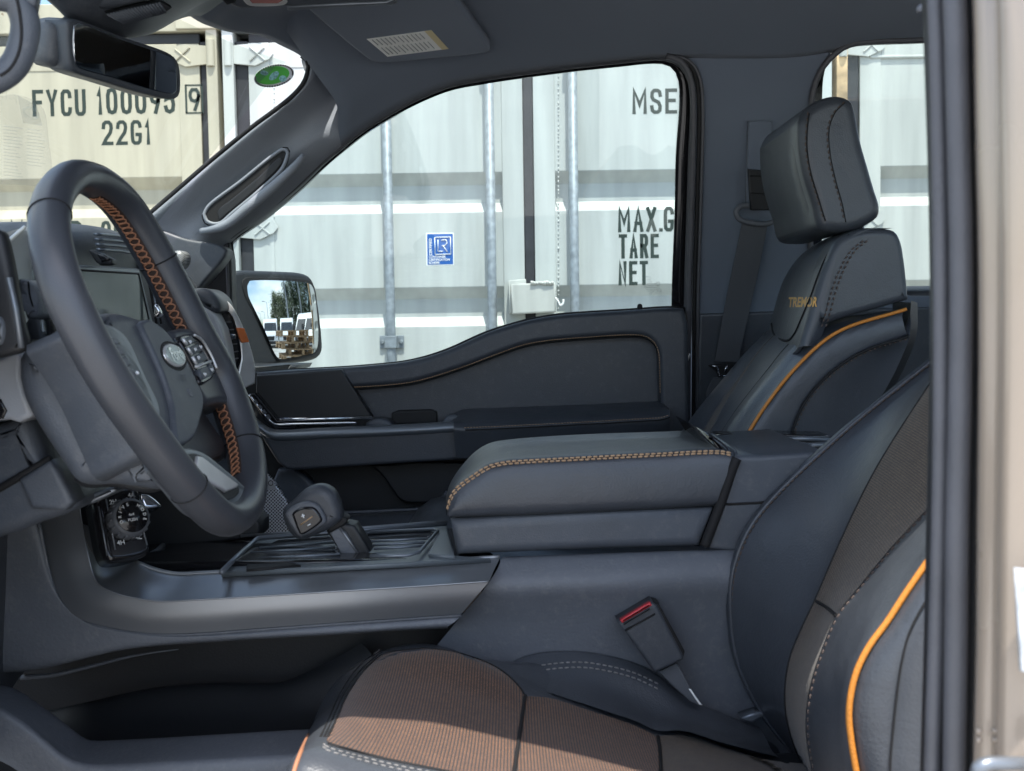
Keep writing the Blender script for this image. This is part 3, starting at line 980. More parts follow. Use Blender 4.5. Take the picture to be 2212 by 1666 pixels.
tube('sill_line', cat([P(u, v, .715) for u, v in ((700, 1112), (747, 1108), (850, 1103), (924, 1096), (950, 1081), (966, 1062))], 30), .0034, M['plastic_gr'], door)
# lock button
lk = tube('lock_knob', [P(1382, 676, .76), P(1382, 664, .76), P(1382, 659, .76), P(1382, 656.5, .76)], [.0055, .0055, .0050, .0022], M['black'], door, seg=12)
tube('lock_collar', [P(1382, 678, .77), P(1382, 674.5, .77)], [.010, .008], M['black'], door, seg=14)
# mirror sail and seals at the front of the window
slab('sail_panel', [(398, 600), (470, 541), (492, 524), (498, 560), (500, 640), (503, 800), (470, 800), (440, 660)], .76, .04, M['plastic_dk'], door, r=.006)
tube('window_channel', [P(497, 520, .79), P(501, 640, .79), P(506, 810, .79)], .0065, M['black'], door)
tube('window_channel', [P(489, 528, .755), P(493, 640, .755), P(500, 800, .755)], .003, M['rubber'], door)
# maker's print at the lower rear corner of the glass
mk_ = Acc()
for i, (u, v, w) in enumerate([(1395, 599, 14), (1397, 605, 10), (1395, 610, 16), (1398, 614, 22), (1390, 618.5, 34), (1391, 622.5, 32), (1396, 626.5, 24), (1399, 630, 16), (1402, 634, 10)]):
    A_ = PG(u, v, .008)
    for k in range(int(w / 2.4)):
        B_ = PG(u + k * 2.4, v, .008)
        mk_.box((B_.x, B_.y, B_.z), (B_.x + .0014, B_.y + .0004, B_.z + .0013))
for u, v in ((1421, 613), (1424, 628)):
    mk_.tube([PG(u + 4 * math.cos(a), v + 4 * math.sin(a), .008) for a in [k * math.pi / 5 for k in range(11)]], .0004, 4)
mk_.build('glass_print', M['grey_print'], door)
# frosted arc on the glass by the rod
# ------------------------------------------------------------------ exterior side mirror
MC = P(610, 690, 1.15)
phi = rad(12.5)
rdir = Vector((math.cos(phi), math.sin(phi), .054)).normalized()
cdir = (CAM - MC).normalized()
mn = (rdir + cdir).normalized()
ho = c2([(502, 600), (505, 590), (514, 585), (566, 585), (620, 587), (648, 589), (669, 596), (679, 610), (686, 640), (692, 675), (698, 732), (698, 758), (690, 772), (670, 780), (640, 784), (600, 789), (560, 795), (530, 798)], 60) + [(520, 780), (508, 700)]
mir = slabN('side_mirror', ho, MC - mn * -.004, mn, .10, M['plastic_dk'], truck, r=.010, seg=5, label='black passenger side door mirror reflecting the yard behind')
inner = c2([(524, 606), (533, 599), (560, 599), (661, 604), (674, 610), (681, 625), (687, 673), (692, 725), (690, 754), (682, 765), (666, 771), (604, 782), (594, 773), (566, 714), (546, 672), (530, 640), (524, 620)], 60)
slabN('mirror_recess', inner, MC + mn * .0055, mn, .008, M['black'], mir, r=.001, seg=2)
go = c2([(535, 610), (540, 607), (661, 611), (671, 615), (677, 626), (683, 673), (687, 725), (685, 752), (679, 762), (664, 766), (606, 776), (600, 774), (592, 764), (566, 706), (548, 667), (537, 641), (535, 625), (535, 610)], 80)[:-1]
gp = [PN(u, v, MC + mn * .0065, mn) for u, v in go]
gc = sum(gp, Vector()) / len(gp)
RM = 1.25
rings = [(1.0 - k / 14) for k in range(14)]
V, F = [], []
for s in rings:
    for p in gp:
        d = (p - gc) * s
        V.append(gc + d + mn * (-(d.length_squared) / (2 * RM) + .0065))
m_ = len(gp)
for k in range(13):
    for i in range(m_):
        j = (i + 1) % m_
        F.append((k * m_ + i, (k + 1) * m_ + i, (k + 1) * m_ + j, k * m_ + j))
V.append(gc + mn * .0065)
F += [(13 * m_ + (i + 1) % m_, 13 * m_ + i, 14 * m_) for i in range(m_)]
mgo = mk('mirror_glass', V, F, M['mirror'], mir)
# true sphere normals so the convex reflection is clean
sc_ = gc + mn * (.0065 - RM)
if mgo.data.polygons[0].normal.dot(mn) < 0:
    mgo.data.flip_normals()
mgo.data.normals_split_custom_set_from_vertices([tuple((Vector(v) - sc_).normalized()) for v in V])
slab('mirror_arm', [(500, 787), (560, 790), (642, 790), (636, 800), (560, 807), (505, 808)], .95, .18, M['plastic_dk'], mir, r=.012)

# ------------------------------------------------------------------ windshield
# sheet leaning back from the cowl to the header
def wpt(y, z):
    t = (z - 1.18) / (1.80 - 1.18)
    xb = -1.10 + .20 * (abs(y) / .72) ** 2
    xt = glass_x(y) - .012
    return Vector((xb + (xt - xb) * t, y, z + .0))
wr = []
for z in (1.15, 1.3, 1.45, 1.6, 1.72, 1.80):
    wr.append([wpt(y, z) for y in (-.70, -.5, -.25, 0, .25, .5, .64)])
ws = loft('windshield', wr, M['wind'], truck, nu=30, nv=20)
def on_glass(u, v, inset=.004):
    "point of the windshield seen at (u, v)"
    d = ray(u, v)
    lo, hi = .5, 3.2
    def g(t):
        p = CAM + d * t
        return p.x - wpt(p.y, p.z).x
    best = None
    for k in range(400):
        a = lo + (hi - lo) * k / 400
        if g(a) > 0 and g(a + (hi - lo) / 400) <= 0:
            best = a
            break
    if best is None:
        best = 1.8
    p = CAM + d * best
    return p + Vector((inset, -inset * .3, -inset * .4))
# green oval inspection sticker
def oval(cx, cy, a, b, rot, n=40):
    c, s = math.cos(rot), math.sin(rot)
    return [(cx + a * math.cos(t) * c - b * math.sin(t) * s, cy + a * math.cos(t) * s + b * math.sin(t) * c) for t in [2 * math.pi * k / n for k in range(n)]]
g0 = on_glass(592, 164)
gn_ = (CAM - g0).normalized()
gn_ = Vector((.55, -.75, -.35)).normalized()
stk = slabN('sticker', oval(592, 164, 44, 24, rad(-12)), g0, gn_, .0004, M['white_st'], ws, r=.0001, seg=1, label='green oval sticker on the windshield')
slabN('sticker_field', oval(588, 163, 37.5, 19, rad(-10)), g0 + gn_ * .0008, gn_, .0003, M['green_st'], stk, r=.0001, seg=1)
gb = pbr('sticker picture', (.30, .62, .60), .5, var=.4, vscale=300)
for cx, cy, a, b, ro_ in ((592, 164, 13, 7, -.7), (571, 158, 9, 5, .2), (611, 170, 8, 7, 0)):
    slabN('sticker_picture', oval(cx, cy, a, b, ro_, 16), g0 + gn_ * .0012, gn_, .0002, gb, stk, r=.0001, seg=1)
ma = Acc()
for k in range(46):
    t = 2 * math.pi * k / 46
    if .35 < (t % math.pi) < .6: continue
    c, s = math.cos(rad(-12)), math.sin(rad(-12))
    x, y = 41 * math.cos(t), 21.8 * math.sin(t)
    q = PN(592 + x * c - y * s, 164 + x * s + y * c, g0 + gn_ * .0012, gn_)
    ma.box(q - Vector((.0012, .0003, .0014)), q + Vector((.0012, .0003, .0014)))
ma.build('sticker_print', M['black'], stk, smooth=False)
# nearly clear film with mirrored print, just inside the windshield
film = bpy.data.materials.new('thin printed film')
film.use_nodes = True
nt = film.node_tree
b_ = nt.nodes['Principled BSDF']
b_.inputs['Base Color'].default_value = (.75, .82, .82, 1)
b_.inputs['Roughness'].default_value = .5
b_.inputs['Alpha'].default_value = .09
film2 = film.copy()
film2.name = 'thin printed film ink'
film2.node_tree.nodes['Principled BSDF'].inputs['Base Color'].default_value = (.35, .45, .48, 1)
film2.node_tree.nodes['Principled BSDF'].inputs['Alpha'].default_value = .12
film3 = film.copy()
film3.name = 'thin film blank'
film3.node_tree.nodes['Principled BSDF'].inputs['Alpha'].default_value = .12
f0 = on_glass(50, 300)
fn_ = Vector((.8, -.5, -.3)).normalized()
sheet = slabN('clear_film', c2([(-60, 210), (0, 207), (40, 205), (92, 232), (105, 300), (112, 380), (100, 402), (50, 400), (-60, 396)], 40), f0, fn_, .0003, film, ws, r=.0001, seg=1, label='nearly clear film with mirrored print on the windshield')
slabN('sheet_logo_field', [(38, 206), (80, 228), (92, 272), (50, 266)], f0 + fn_ * .0008, fn_, .0002, film3, sheet, r=.0001, seg=1)
pr_ = Acc()
for t in range(2):
    pr_.tube([PN(*q, f0 + fn_ * .0012, fn_) for q in oval(67, 245, 18 - 3 * t, 12 - 3 * t, .5, 20)], .0006, 4, closed=True)
for j in range(17):
    v = 272 + j * 7
    for (a, b) in ((8, 50), (58, 98)):
        if j > 11 and a > 10: continue
        ln = (b - a) * (.6 + .4 * random.random())
        pr_.tube([PN(a, v + a * .12, f0 + fn_ * .0012, fn_), PN(a + ln, v + (a + ln) * .12, f0 + fn_ * .0012, fn_)], .0007, 4)
pr_.build('sheet_print', film2, sheet)
q0 = PN(38, 226, f0 + fn_ * .0015, fn_)
text('lettering', 'F-150', q0, -(PN(60, 236, f0, fn_) - PN(38, 226, f0, fn_)), EZ, .018, film2, sheet, depth=0)

# ------------------------------------------------------------------ header shroud, overhead console, visor, mirror
sh_lo = [(96, -8), (120, 10), (143, 30), (175, 60), (230, 82), (300, 78), (330, 64), (353, 50), (393, 37), (417, 36)]
sh_y = [-.12, -.10, -.08, -.04, .02, .10, .14, .18, .23, .27]
lo_ = [P(u, v, y) for (u, v), y in zip(sh_lo, sh_y)]
up_ = [p + Vector((.06, 0, .03)) for p in lo_]
up2 = [p + Vector((.20, 0, .10)) for p in lo_]
bk_ = [p + Vector((-.05, 0, .06)) for p in lo_]
shr = loft('sensor_shroud', [bk_, lo_, up_, up2], M['plastic'], truck, nu=50, nv=24, label='moulded shroud behind the interior mirror')
hd_lo = [(405, 28), (417, 38), (440, 52), (460, 60), (500, 72), (567, 80), (610, 100), (655, 124), (668, 140)]
hd_y = [.25, .27, .31, .35, .41, .49, .54, .60, .62]
lo_ = [P(u, v, y) for (u, v), y in zip(hd_lo, hd_y)]
loft('header_trim', [[p + Vector((-.03, .01, .05)) for p in lo_], lo_, [p + Vector((.05, 0, .035)) for p in lo_], [p + Vector((.16, -.01, .075)) for p in lo_], [p + Vector((.34, -.02, .10)) for p in lo_]], M['headliner'], truck, nu=40, nv=24)
# ribbed pad on the shroud
rp0 = P(300, 40, -.035)
rpn = Vector((.45, -.62, -.64)).normalized()
rib_pad = slabN('ribbed_panel', [(229, 31), (345, 4), (372, 18), (352, 32), (268, 53)], rp0, rpn, .01, M['plastic_dk'], shr, r=.002)
ra = Acc()
for k in range(18):
    f = k / 17
    a = (231 + 112 * f, 30.5 - 25.5 * f)
    b = (268 + 90 * f, 52 - 24 * f)
    ra.tube([PN(*a, rp0 + rpn * .002, rpn), PN(*b, rp0 + rpn * .002, rpn)], .0018, 6)
ra.build('rib', M['plastic'], rib_pad)
slabN('shroud_panel', [(140, -20), (290, -30), (345, 0), (225, 27), (150, 15)], rp0 + rpn * .002, rpn, .02, M['plastic'], shr, r=.012, seg=4)
# overhead console with a lamp bezel
oc0 = P(560, 0, .12)
ocn = Vector((.25, -.35, -.9)).normalized()
oc = slabN('overhead_console', [(455, -60), (500, 14), (520, 22), (660, 14), (860, 6), (850, -60)], oc0, ocn, .03, M['plastic'], truck, r=.006)
slabN('lamp_bezel', c2([(520, -6), (532, 10), (540, 14), (600, 14), (618, 10), (622, 4), (612, -8)], 30), oc0 + ocn * .004, ocn, .006, M['silver'], oc, r=.002)
slabN('lamp_lens', [(535, -4), (545, 8), (600, 8), (611, 2), (605, -6)], oc0 + ocn * .006, ocn, .004, pbr('lamp lens', (.35, .16, .15), .15), oc, r=.001)
slabN('console_button', [(470, -10), (490, 12), (512, 6), (498, -12)], oc0 + ocn * .004, ocn, .006, M['plastic_dk'], oc, r=.002)
slabN('console_rail', [(620, 16), (835, 6), (848, 0), (855, 4), (846, 14), (835, 12), (622, 24)], oc0 + ocn * .004, ocn, .006, M['satin_dk'], oc, r=.002)
# passenger sun visor with warning label
v0 = P(860, 95, .52)
vn = Vector((.06, -.42, -.90)).normalized()
vis = slabN('sun_visor', c2([(660, 14), (668, 24), (735, 82), (790, 126), (806, 136), (826, 138), (930, 129), (1037, 118), (1056, 113), (1060, 106), (1046, 84), (1027, 57), (1005, 26), (980, -8)], 70) + [(900, -30), (700, -10)], v0, vn, .018, M['headliner'], truck, r=.006, label='folded up passenger sun visor with white warning label')
lb_ = slabN('warning_label', [(792, 85), (932, 66), (969, 106), (837, 123)], v0 + vn * .0012, vn, .0008, M['white_lbl'], vis, r=.0002, seg=1)
slabN('label_strip', [(917, 68), (932, 66), (969, 106), (955, 108)], v0 + vn * .0018, vn, .0005, M['yellow_lbl'], lb_, r=.0001, seg=1)
pa_ = Acc()
A_, B_, C_, D_ = (792, 85), (917, 68), (955, 108), (837, 123)
for j in range(12):
    f = .07 + .075 * j
    for seg_ in ((.07, .44), (.52, .93)):
        if j < 3 and seg_[0] > .5: 
            pass
        a = [A_[i] + (B_[i] - A_[i]) * f for i in (0, 1)]
        b = [D_[i] + (C_[i] - D_[i]) * f for i in (0, 1)]
        e = seg_[1] - random.random() * .12
        p_ = [a[i] + (b[i] - a[i]) * seg_[0] for i in (0, 1)]
        q_ = [a[i] + (b[i] - a[i]) * e for i in (0, 1)]
        pa_.tube([PN(*p_, v0 + vn * .0018, vn), PN(*q_, v0 + vn * .0018, vn)], .0010, 4)
pa_.build('label_print', M['grey_print'], lb_)
slabN('visor_clip', [(836, -4), (850, 10), (858, 8), (856, -6)], v0 + vn * .01, vn, .02, M['plastic_gr'], vis, r=.002)
# interior mirror, turned to the driver
ma0, ma1 = P(140, 94, -.10), P(378, 166, .10)
mc_ = (ma0 + ma1) / 2
ax = (ma1 - ma0).normalized()
mnor = ax.cross(Vector((0, 0, 1))).normalized()
if mnor.x < 0: mnor = -mnor
mnor = (mnor + Vector((0, 0, -.16))).normalized()
rvm = slabN('rear_view_mirror', c2([(146, 46), (160, 41), (175, 44), (262, 78), (367, 115), (384, 130), (390, 150), (392, 175), (390, 203), (384, 213), (372, 215), (330, 207), (240, 181), (157, 152), (152, 140), (147, 100), (146, 46)], 70)[:-1], mc_ + mnor * .004, mnor, .034, M['plastic'], truck, r=.004, label='interior mirror turned towards the driver')
bkp = c2([(112, 62), (118, 50), (138, 43), (160, 41), (262, 78), (367, 115), (384, 130), (392, 175), (388, 205), (372, 215), (250, 184), (150, 150), (126, 144), (114, 132), (110, 110), (112, 62)], 60)[:-1]
slabN('mirror_housing', bkp, mc_ - mnor * .012, mnor, .034, M['plastic_gr'], rvm, r=.012, seg=5)
slabN('mirror_glass', c2([(160, 55), (166, 49), (176, 50), (262, 84), (362, 119), (376, 128), (380, 140), (382, 175), (381, 198), (376, 204), (366, 203), (320, 192), (250, 170), (170, 146), (164, 138), (158, 95), (160, 55)], 60)[:-1], mc_ + mnor * .0056, mnor, .002, M['mirror_dim'], rvm, r=.0008, seg=2)
stem = tube('mirror_stem', [P(150, 110, .02), P(112, 84, .06), P(80, 82, .11), P(70, 75, .16)], [.016, .012, .012, .014], M['black'], rvm, seg=12)
tube('mirror_stay', [P(100, 88, -.02), P(150, 40, .02), P(158, 28, .05)], .006, M['black'], rvm)

# driver's own pillar handle, close to the lens at the upper left
dh = P(30, 60, -.60)
dhn = Vector((.35, -.93, -.1)).normalized()
da = slabN('driver_grab_handle', [(-160, -200), (70, -200), (86, -30), (78, 14), (40, 8), (0, 2), (-160, 6)], dh, dhn, .03, M['plastic'], truck, r=.004, seg=4, label='driver side pillar handle at the upper left edge')
tube('handle_grip', cat([PN(u, v, dh - dhn * .008, dhn) for u, v in ((-140, -16), (-20, -10), (34, 4), (54, 45), (50, 95), (30, 142), (-10, 172), (-140, 205))], 50), .0105, M['plastic'], da, seg=18, flat=(tuple(dhn), 1.0))
tube('handle_crease', cat([PN(u, v, dh + dhn * .0026, dhn) for u, v in ((32, -20), (42, 25), (46, 80), (38, 120), (20, 150), (0, 164))], 30), .0012, M['seam'], da, seg=6)

# ------------------------------------------------------------------ dashboard
dash_far = [P(u, v, y) for u, v, y in ((-120, 520, -.55), (-30, 506, -.30), (50, 492, -.12), (160, 488, .05), (215, 492, .18), (262, 503, .30), (320, 530, .45), (370, 565, .58), (415, 612, .68))]
df2 = [p + Vector((-.45, 0, -.02)) for p in dash_far]
df1 = [p + Vector((-.12, 0, .006)) for p in dash_far]
dn1 = [p + Vector((.015, 0, -.012)) for p in dash_far]
dn2 = [p + Vector((.02, 0, -.06)) for p in dash_far]
dn3 = [p + Vector((.0, 0, -.20)) for p in dash_far]
dn4 = [p + Vector((-.03, 0, -.55)) for p in dash_far]
dash = loft('dashboard', [df2, df1, dash_far, dn1, dn2, dn3, dn4], M['pad'], truck, nu=50, nv=40, label='black dashboard below the windshield')
# centre air outlets on top of the screen
SLATS = []
for k in range(4):
    l = [P(150 + 2 * k, 507 + 11 * k, .0), P(200 + 3 * k, 511 + 11 * k, .10), P(265 + 4 * k, 521 + 12 * k, .24), P(296 + 4 * k, 533 + 13 * k, .32)]
    SLATS.append(cat([p + Vector((.035, 0, 0)) for p in l], 20))
vo = slab('center_vent', [(140, 502), (200, 505), (268, 516), (305, 535), (330, 590), (300, 582), (170, 574), (150, 540)], .33, .05, M['black'], truck, r=.003, label='slatted air vent above the screen')
for l in SLATS: tube('vent_slat', l, .0042, M['satin_dk'], vo, seg=8, flat=((0, 0, 1), .5))
vtab = slab('vent_tab', [(190, 541), (200, 539), (240, 560), (241, 571), (215, 573), (206, 566)], -.02, .02, M['plastic_dk'], vo, r=.003)
slab('vent_tab_face', [(208, 548), (226, 550), (236, 562), (218, 566)], -.024, .006, M['gloss'], vo, r=.002)
# screen
sxa = [P(100, 572, -.16), P(301, 582, .145), P(327, 690, .145), P(120, 760, -.16)]
scr_n = (sxa[1] - sxa[0]).cross(sxa[3] - sxa[0]).normalized()
if scr_n.x < 0: scr_n = -scr_n
sc0 = P(301, 582, .145)
scr = slabN('touch_screen', [(60, 566), (301, 580), (330, 692), (335, 730), (90, 730)], sc0, scr_n, .03, M['satin_dk'], truck, r=.003, label='grey framed touch screen behind the steering wheel')
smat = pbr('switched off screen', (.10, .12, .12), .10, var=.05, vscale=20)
smat.node_tree.nodes['Principled BSDF'].inputs['Base Color'].default_value = (.58, .63, .64, 1)  # pale base paints a reflection onto the dark screen glass
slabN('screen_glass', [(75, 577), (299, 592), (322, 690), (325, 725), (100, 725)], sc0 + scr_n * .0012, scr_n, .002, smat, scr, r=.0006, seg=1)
tube('screen_edge', [PN(u, v, sc0 + scr_n * .001, scr_n) for u, v in ((75, 578), (299, 591.5), (321, 690))], .0016, M['black'], scr, seg=6)
for k in range(4):
    tube('screen_side_rib', [P(320 + k * 5, 596 + k * 5, .16 + k * .02), P(338 + k * 5, 700, .16 + k * .02)], .0020, M['satin_dk' if k % 2 else 'black'], scr, seg=6)
slab('volume_knob', c2([(330, 665), (331, 659), (337, 658), (344, 667), (345, 677), (338, 684), (332, 687), (330, 665)], 20)[:-1], .08, .02, M['chrome'], scr, r=.003)
# driver cluster hood and its side
hood = loft('cluster_hood', [[P(-60, 520, -.48), P(0, 506, -.40), P(50, 492, -.22), P(76, 486, -.16)],
                             [P(-60, 540, -.48), P(5, 524, -.40), P(52, 500, -.24), P(79, 500, -.17)],
                             [P(-60, 600, -.48), P(18, 575, -.40), P(58, 560, -.26), P(77, 550, -.18)],
                             [P(-60, 650, -.48), P(20, 612, -.40), P(56, 600, -.27), P(70, 575, -.18)],
                             [P(-60, 760, -.46), P(30, 720, -.36), P(62, 690, -.26), P(80, 640, -.18)]], M['hood_grey'], truck, nu=24, nv=24, label='instrument hood left of the steering wheel')
tube('hood_edge', cat([P(16, 523, -.405), P(35, 507, -.33), P(52, 492, -.24)], 16), .0022, M['silver'], hood)
tube('hood_edge', cat([P(79, 549, -.185), P(71, 560, -.185), P(69, 575, -.185), P(74, 612, -.185), P(94, 722, -.185)], 24), .0032, M['satin'], hood)
slab('hood_side', [(78, 552), (92, 560), (100, 640), (112, 722), (95, 735), (76, 612), (71, 575)], -.18, .02, M['plastic_dk'], hood, r=.002)
for v in (655, 682):
    tube('side_fin', [P(98, v, -.185), P(122, v + 1, -.16)], .0035, M['satin_dk'], hood, seg=6)
slab('stalk_switch', c2([(32, 602), (48, 606), (64, 622), (73, 640), (74, 660), (70, 685), (52, 690), (46, 675), (36, 640), (32, 602)], 30)[:-1], -.36, .06, M['plastic_gr'], hood, r=.012, seg=5)
cl = slab('instrument_cluster', c2([(-80, 480), (0, 500), (8, 518), (15, 545), (26, 600), (36, 660), (46, 710), (58, 752)], 40) + [(34, 764), (-80, 792)], -.50, .012, M['plastic_dk'], truck, r=.006, label='dark instrument cluster housing at the left edge')
tube('cluster_seam', [P(20, 600, -.502), P(34, 668, -.502), P(46, 752, -.502)], .0028, M['satin_dk'], cl, seg=6)
slab('cluster_bulge', oval(-6, 715, 13, 32, 0, 24), -.505, .02, M['satin_dk'], cl, r=.006)
# silver trim and knee panel left of the column
slab('dash_trim', [(-80, 795), (0, 774), (34, 761), (46, 775), (44, 812), (52, 850), (70, 898), (40, 914), (20, 908), (-80, 915)], -.44, .05, M['hood_grey'], truck, r=.005, seg=5, label='satin silver trim left of the steering column')
slab('side_vent', [(-60, 866), (0, 862), (14, 888), (5, 905), (-60, 910)], -.442, .01, M['gloss'], truck, r=.002)
knee = slab('knee_panel', c2([(-120, 935), (0, 912), (50, 898), (90, 985), (125, 1035), (155, 1080), (160, 1094), (140, 1112), (100, 1126), (80, 1132), (40, 1150), (0, 1162), (-120, 1190)], 60), -.41, .12, M['plastic'], truck, r=.014, seg=5, label='lower dash knee panel left of the steering column')
slab('knee_cover', [(38, 1036), (108, 994), (125, 1020), (156, 1084), (140, 1104), (66, 1100)], -.418, .03, M['plastic'], knee, r=.005)
tube('knee_groove', [P(-60, 1068, -.4105), P(0, 1055, -.4105), P(38, 1033, -.4105), P(110, 990, -.4105)], .004, M['seam'], knee, seg=6)

# passenger end of the dash: pad, bezel, vent, orange accent, tweeter
pp0 = P(500, 740, .63)
ppn = Vector((.72, -.69, 0)).normalized()
slab('dash_end_pad', c2([(395, 640), (410, 625), (434, 622), (453, 630), (467, 644), (473, 658), (473, 670), (467, 676), (443, 678), (400, 660)], 40), .56, .10, M['pad'], dash, r=.016, seg=5)
slab('dash_fascia', [(300, 640), (400, 640), (462, 677), (478, 710), (488, 750), (494, 790), (505, 850), (440, 900), (400, 860), (360, 700)], .555, .05, M['hood_grey'], dash, r=.004)
vb = slabN('passenger_vent', c2([(462, 644), (467, 640), (481, 643), (495, 652), (505, 664), (515, 682), (522, 696), (531, 718), (540, 742), (547, 765), (552, 790), (553, 812), (552, 829)], 40) + [(528, 840), (511, 829), (516, 800), (521, 775), (519, 740), (505, 690), (494, 674), (462, 676)], pp0, ppn, .03, M['silver'], truck, r=.004, label='silver framed passenger side air vent with orange accent')
slabN('vent_cavity', c2([(462, 676), (494, 673), (506, 690), (517, 735), (522, 772), (517, 792), (508, 808), (495, 812), (490, 780), (478, 715), (462, 676)], 40)[:-1], pp0 - ppn * .001, ppn, .006, M['gloss'], vb, r=.001)
slabN('vent_opening', c2([(472, 680), (490, 677), (499, 690), (508, 725), (515, 770), (509, 787), (496, 791), (494, 765), (482, 712), (472, 680)], 40)[:-1], pp0 + ppn * .0008, ppn, .004, M['black'], vb, r=.0006)
for (a, b) in (((478, 697), (499, 696)), ((483, 714), (504, 712)), ((490, 746), (511, 743)), ((493, 763), (514, 759)), ((495, 778), (514, 774))):
    tube('vent_slat', [PN(*a, pp0 + ppn * .003, ppn), PN(*b, pp0 + ppn * .003, ppn)], .0026, M['plastic_gr'], vb, seg=8, flat=((0, 0, 1), .45))
slabN('vent_knob', [(485, 724), (498, 721), (510, 722), (511, 732), (500, 735), (487, 734)], pp0 + ppn * .010, ppn, .01, M['chrome'], vb, r=.003)
slabN('orange_accent', [(512, 708), (528, 709), (533, 722), (539, 739), (523, 741), (518, 730)], pp0 + ppn * .0028, ppn, .006, M['orange_dull'], vb, r=.0015)
tw = slab('tweeter', oval(379, 562, 18, 23, .5, 24), .59, .04, M['perf_fine'], dash, r=.010, seg=5)

# ------------------------------------------------------------------ steering wheel
WC = Vector((-.338, -.37, 1.286))
wt, wy = rad(22.6), rad(1.2)
WN = Vector((math.cos(wt) * math.cos(wy), math.cos(wt) * math.sin(wy), math.sin(wt)))
E1 = Vector((-math.sin(wy), math.cos(wy), 0))
E2 = WN.cross(E1)
def PW(u, v, off=0.0):
    return PN(u, v, WC + WN * off, WN)
rim_px = [(120, 418), (107, 470), (110, 530), (135, 620), (181, 720), (243, 830), (312, 930), (380, 1020), (436, 1085), (475, 1118), (503, 1122), (528, 1098), (537, 1050), (531, 985), (509, 905), (474, 815), (424, 725), (376, 630), (320, 527), (264, 442), (212, 396), (163, 382)]
rim = cat([PW(u, v) for u, v in rim_px], 120, closed=True)
RR = [.0156 + .0046 * max(0.0, (p.y - WC.y) / .19) ** .7 for p in rim]
swl = tube('steering_wheel', rim, RR, M['leather_rim'], truck, seg=20, closed=True, flat=(tuple(WN), 1.1), label='black leather steering wheel with copper stitching')
def rim_dir(i):
    p = rim[i % 120]
    t = (rim[(i + 1) % 120] - rim[i - 1]).normalized()
    inw = WN.cross(t).normalized()
    if inw.dot(WC - p) < 0: inw = -inw
    return p, t, inw
# braided cross stitch on the inside of the far rim
def braid(i0, i1, name='rim_stitching'):
    A = Acc()
    pts = [rim_dir(i) + (RR[i % 120],) for i in range(i0, i1)]
    n = max(int(sum((b[0] - a[0]).length for a, b in zip(pts, pts[1:])) / .0080), 4)
    band = []
    for q in resample([p[0] for p in pts], n):
        j = min(range(len(pts)), key=lambda k: (pts[k][0] - q).length)
        band.append((q, pts[j][2], pts[j][3]))
    def s(w, q, ii, r, lift=.0009):
        d = ii * math.cos(w) + WN * (1.1 * math.sin(w))
        return q + d * (r + lift)
    C0, HW = -.30, .27
    for a in (-1, 1):
        for k in range(n - 1):
            (q, ii, r), (q2, i2, r2) = band[k], band[k + 1]
            A.tube([s(C0 - a * HW, q, ii, r), s(C0 - a * HW * .7, q.lerp(q2, .30), ii, r, .0012), s(C0 + a * HW * .7, q.lerp(q2, .70), i2, r2, .0012), s(C0 + a * HW, q2, i2, r2)], [.0007, .0010, .0010, .0007], 5)
    A.build(name, M['copper'], swl)
    B = [[s(w, q, ii, r, .0002) for q, ii, r in band] for w in (C0 - .36, C0 - .18, C0, C0 + .18, C0 + .36)]
    loft('stitch_groove', B, M['groove'], swl, nu=40, nv=10)
def near_idx(u, v):
    q = PW(u, v)
    return min(range(120), key=lambda i: (rim[i] - q).length)
ia, ib = near_idx(424, 725), near_idx(195, 390)
braid(ia, ib)
ia, ib = near_idx(534, 1040), near_idx(484, 842)
braid(min(ia, ib), max(ia, ib))
# leather seams round the rim
for u, v in ((105, 462), (345, 570), (412, 1060), (528, 965)):
    i = near_idx(u, v)
    p, t, inw = rim_dir(i)
    ring = [p + inw * ((RR[i] + .0002) * math.cos(k * math.pi / 10)) + WN * ((RR[i] * 1.1 + .0002) * math.sin(k * math.pi / 10)) for k in range(20)]
    tube('rim_seam', ring, .0009, M['seam'], swl, seg=5, closed=True)
# airbag cover and hub
air = c2([(222, 674), (240, 668), (262, 667), (313, 683), (350, 702), (377, 732), (400, 768), (423, 812), (443, 855), (445, 880), (437, 915), (426, 947), (406, 963), (383, 972), (364, 962), (346, 925), (325, 880), (296, 815), (262, 752), (236, 712), (222, 690)], 80)
slabN('airbag_cover', air, WC + WN * .003, WN, .07, M['plastic'], swl, r=.014, seg=6)
crown = c2([(304, 698), (318, 688), (350, 705), (377, 736), (400, 772), (422, 815), (440, 857), (441, 880), (434, 911), (423, 942), (406, 957), (388, 962), (380, 930), (373, 870), (354, 808), (327, 746)], 60)
slabN('airbag_face', crown, WC + WN * .008, WN, .012, M['plastic'], swl, r=.0035, seg=4)
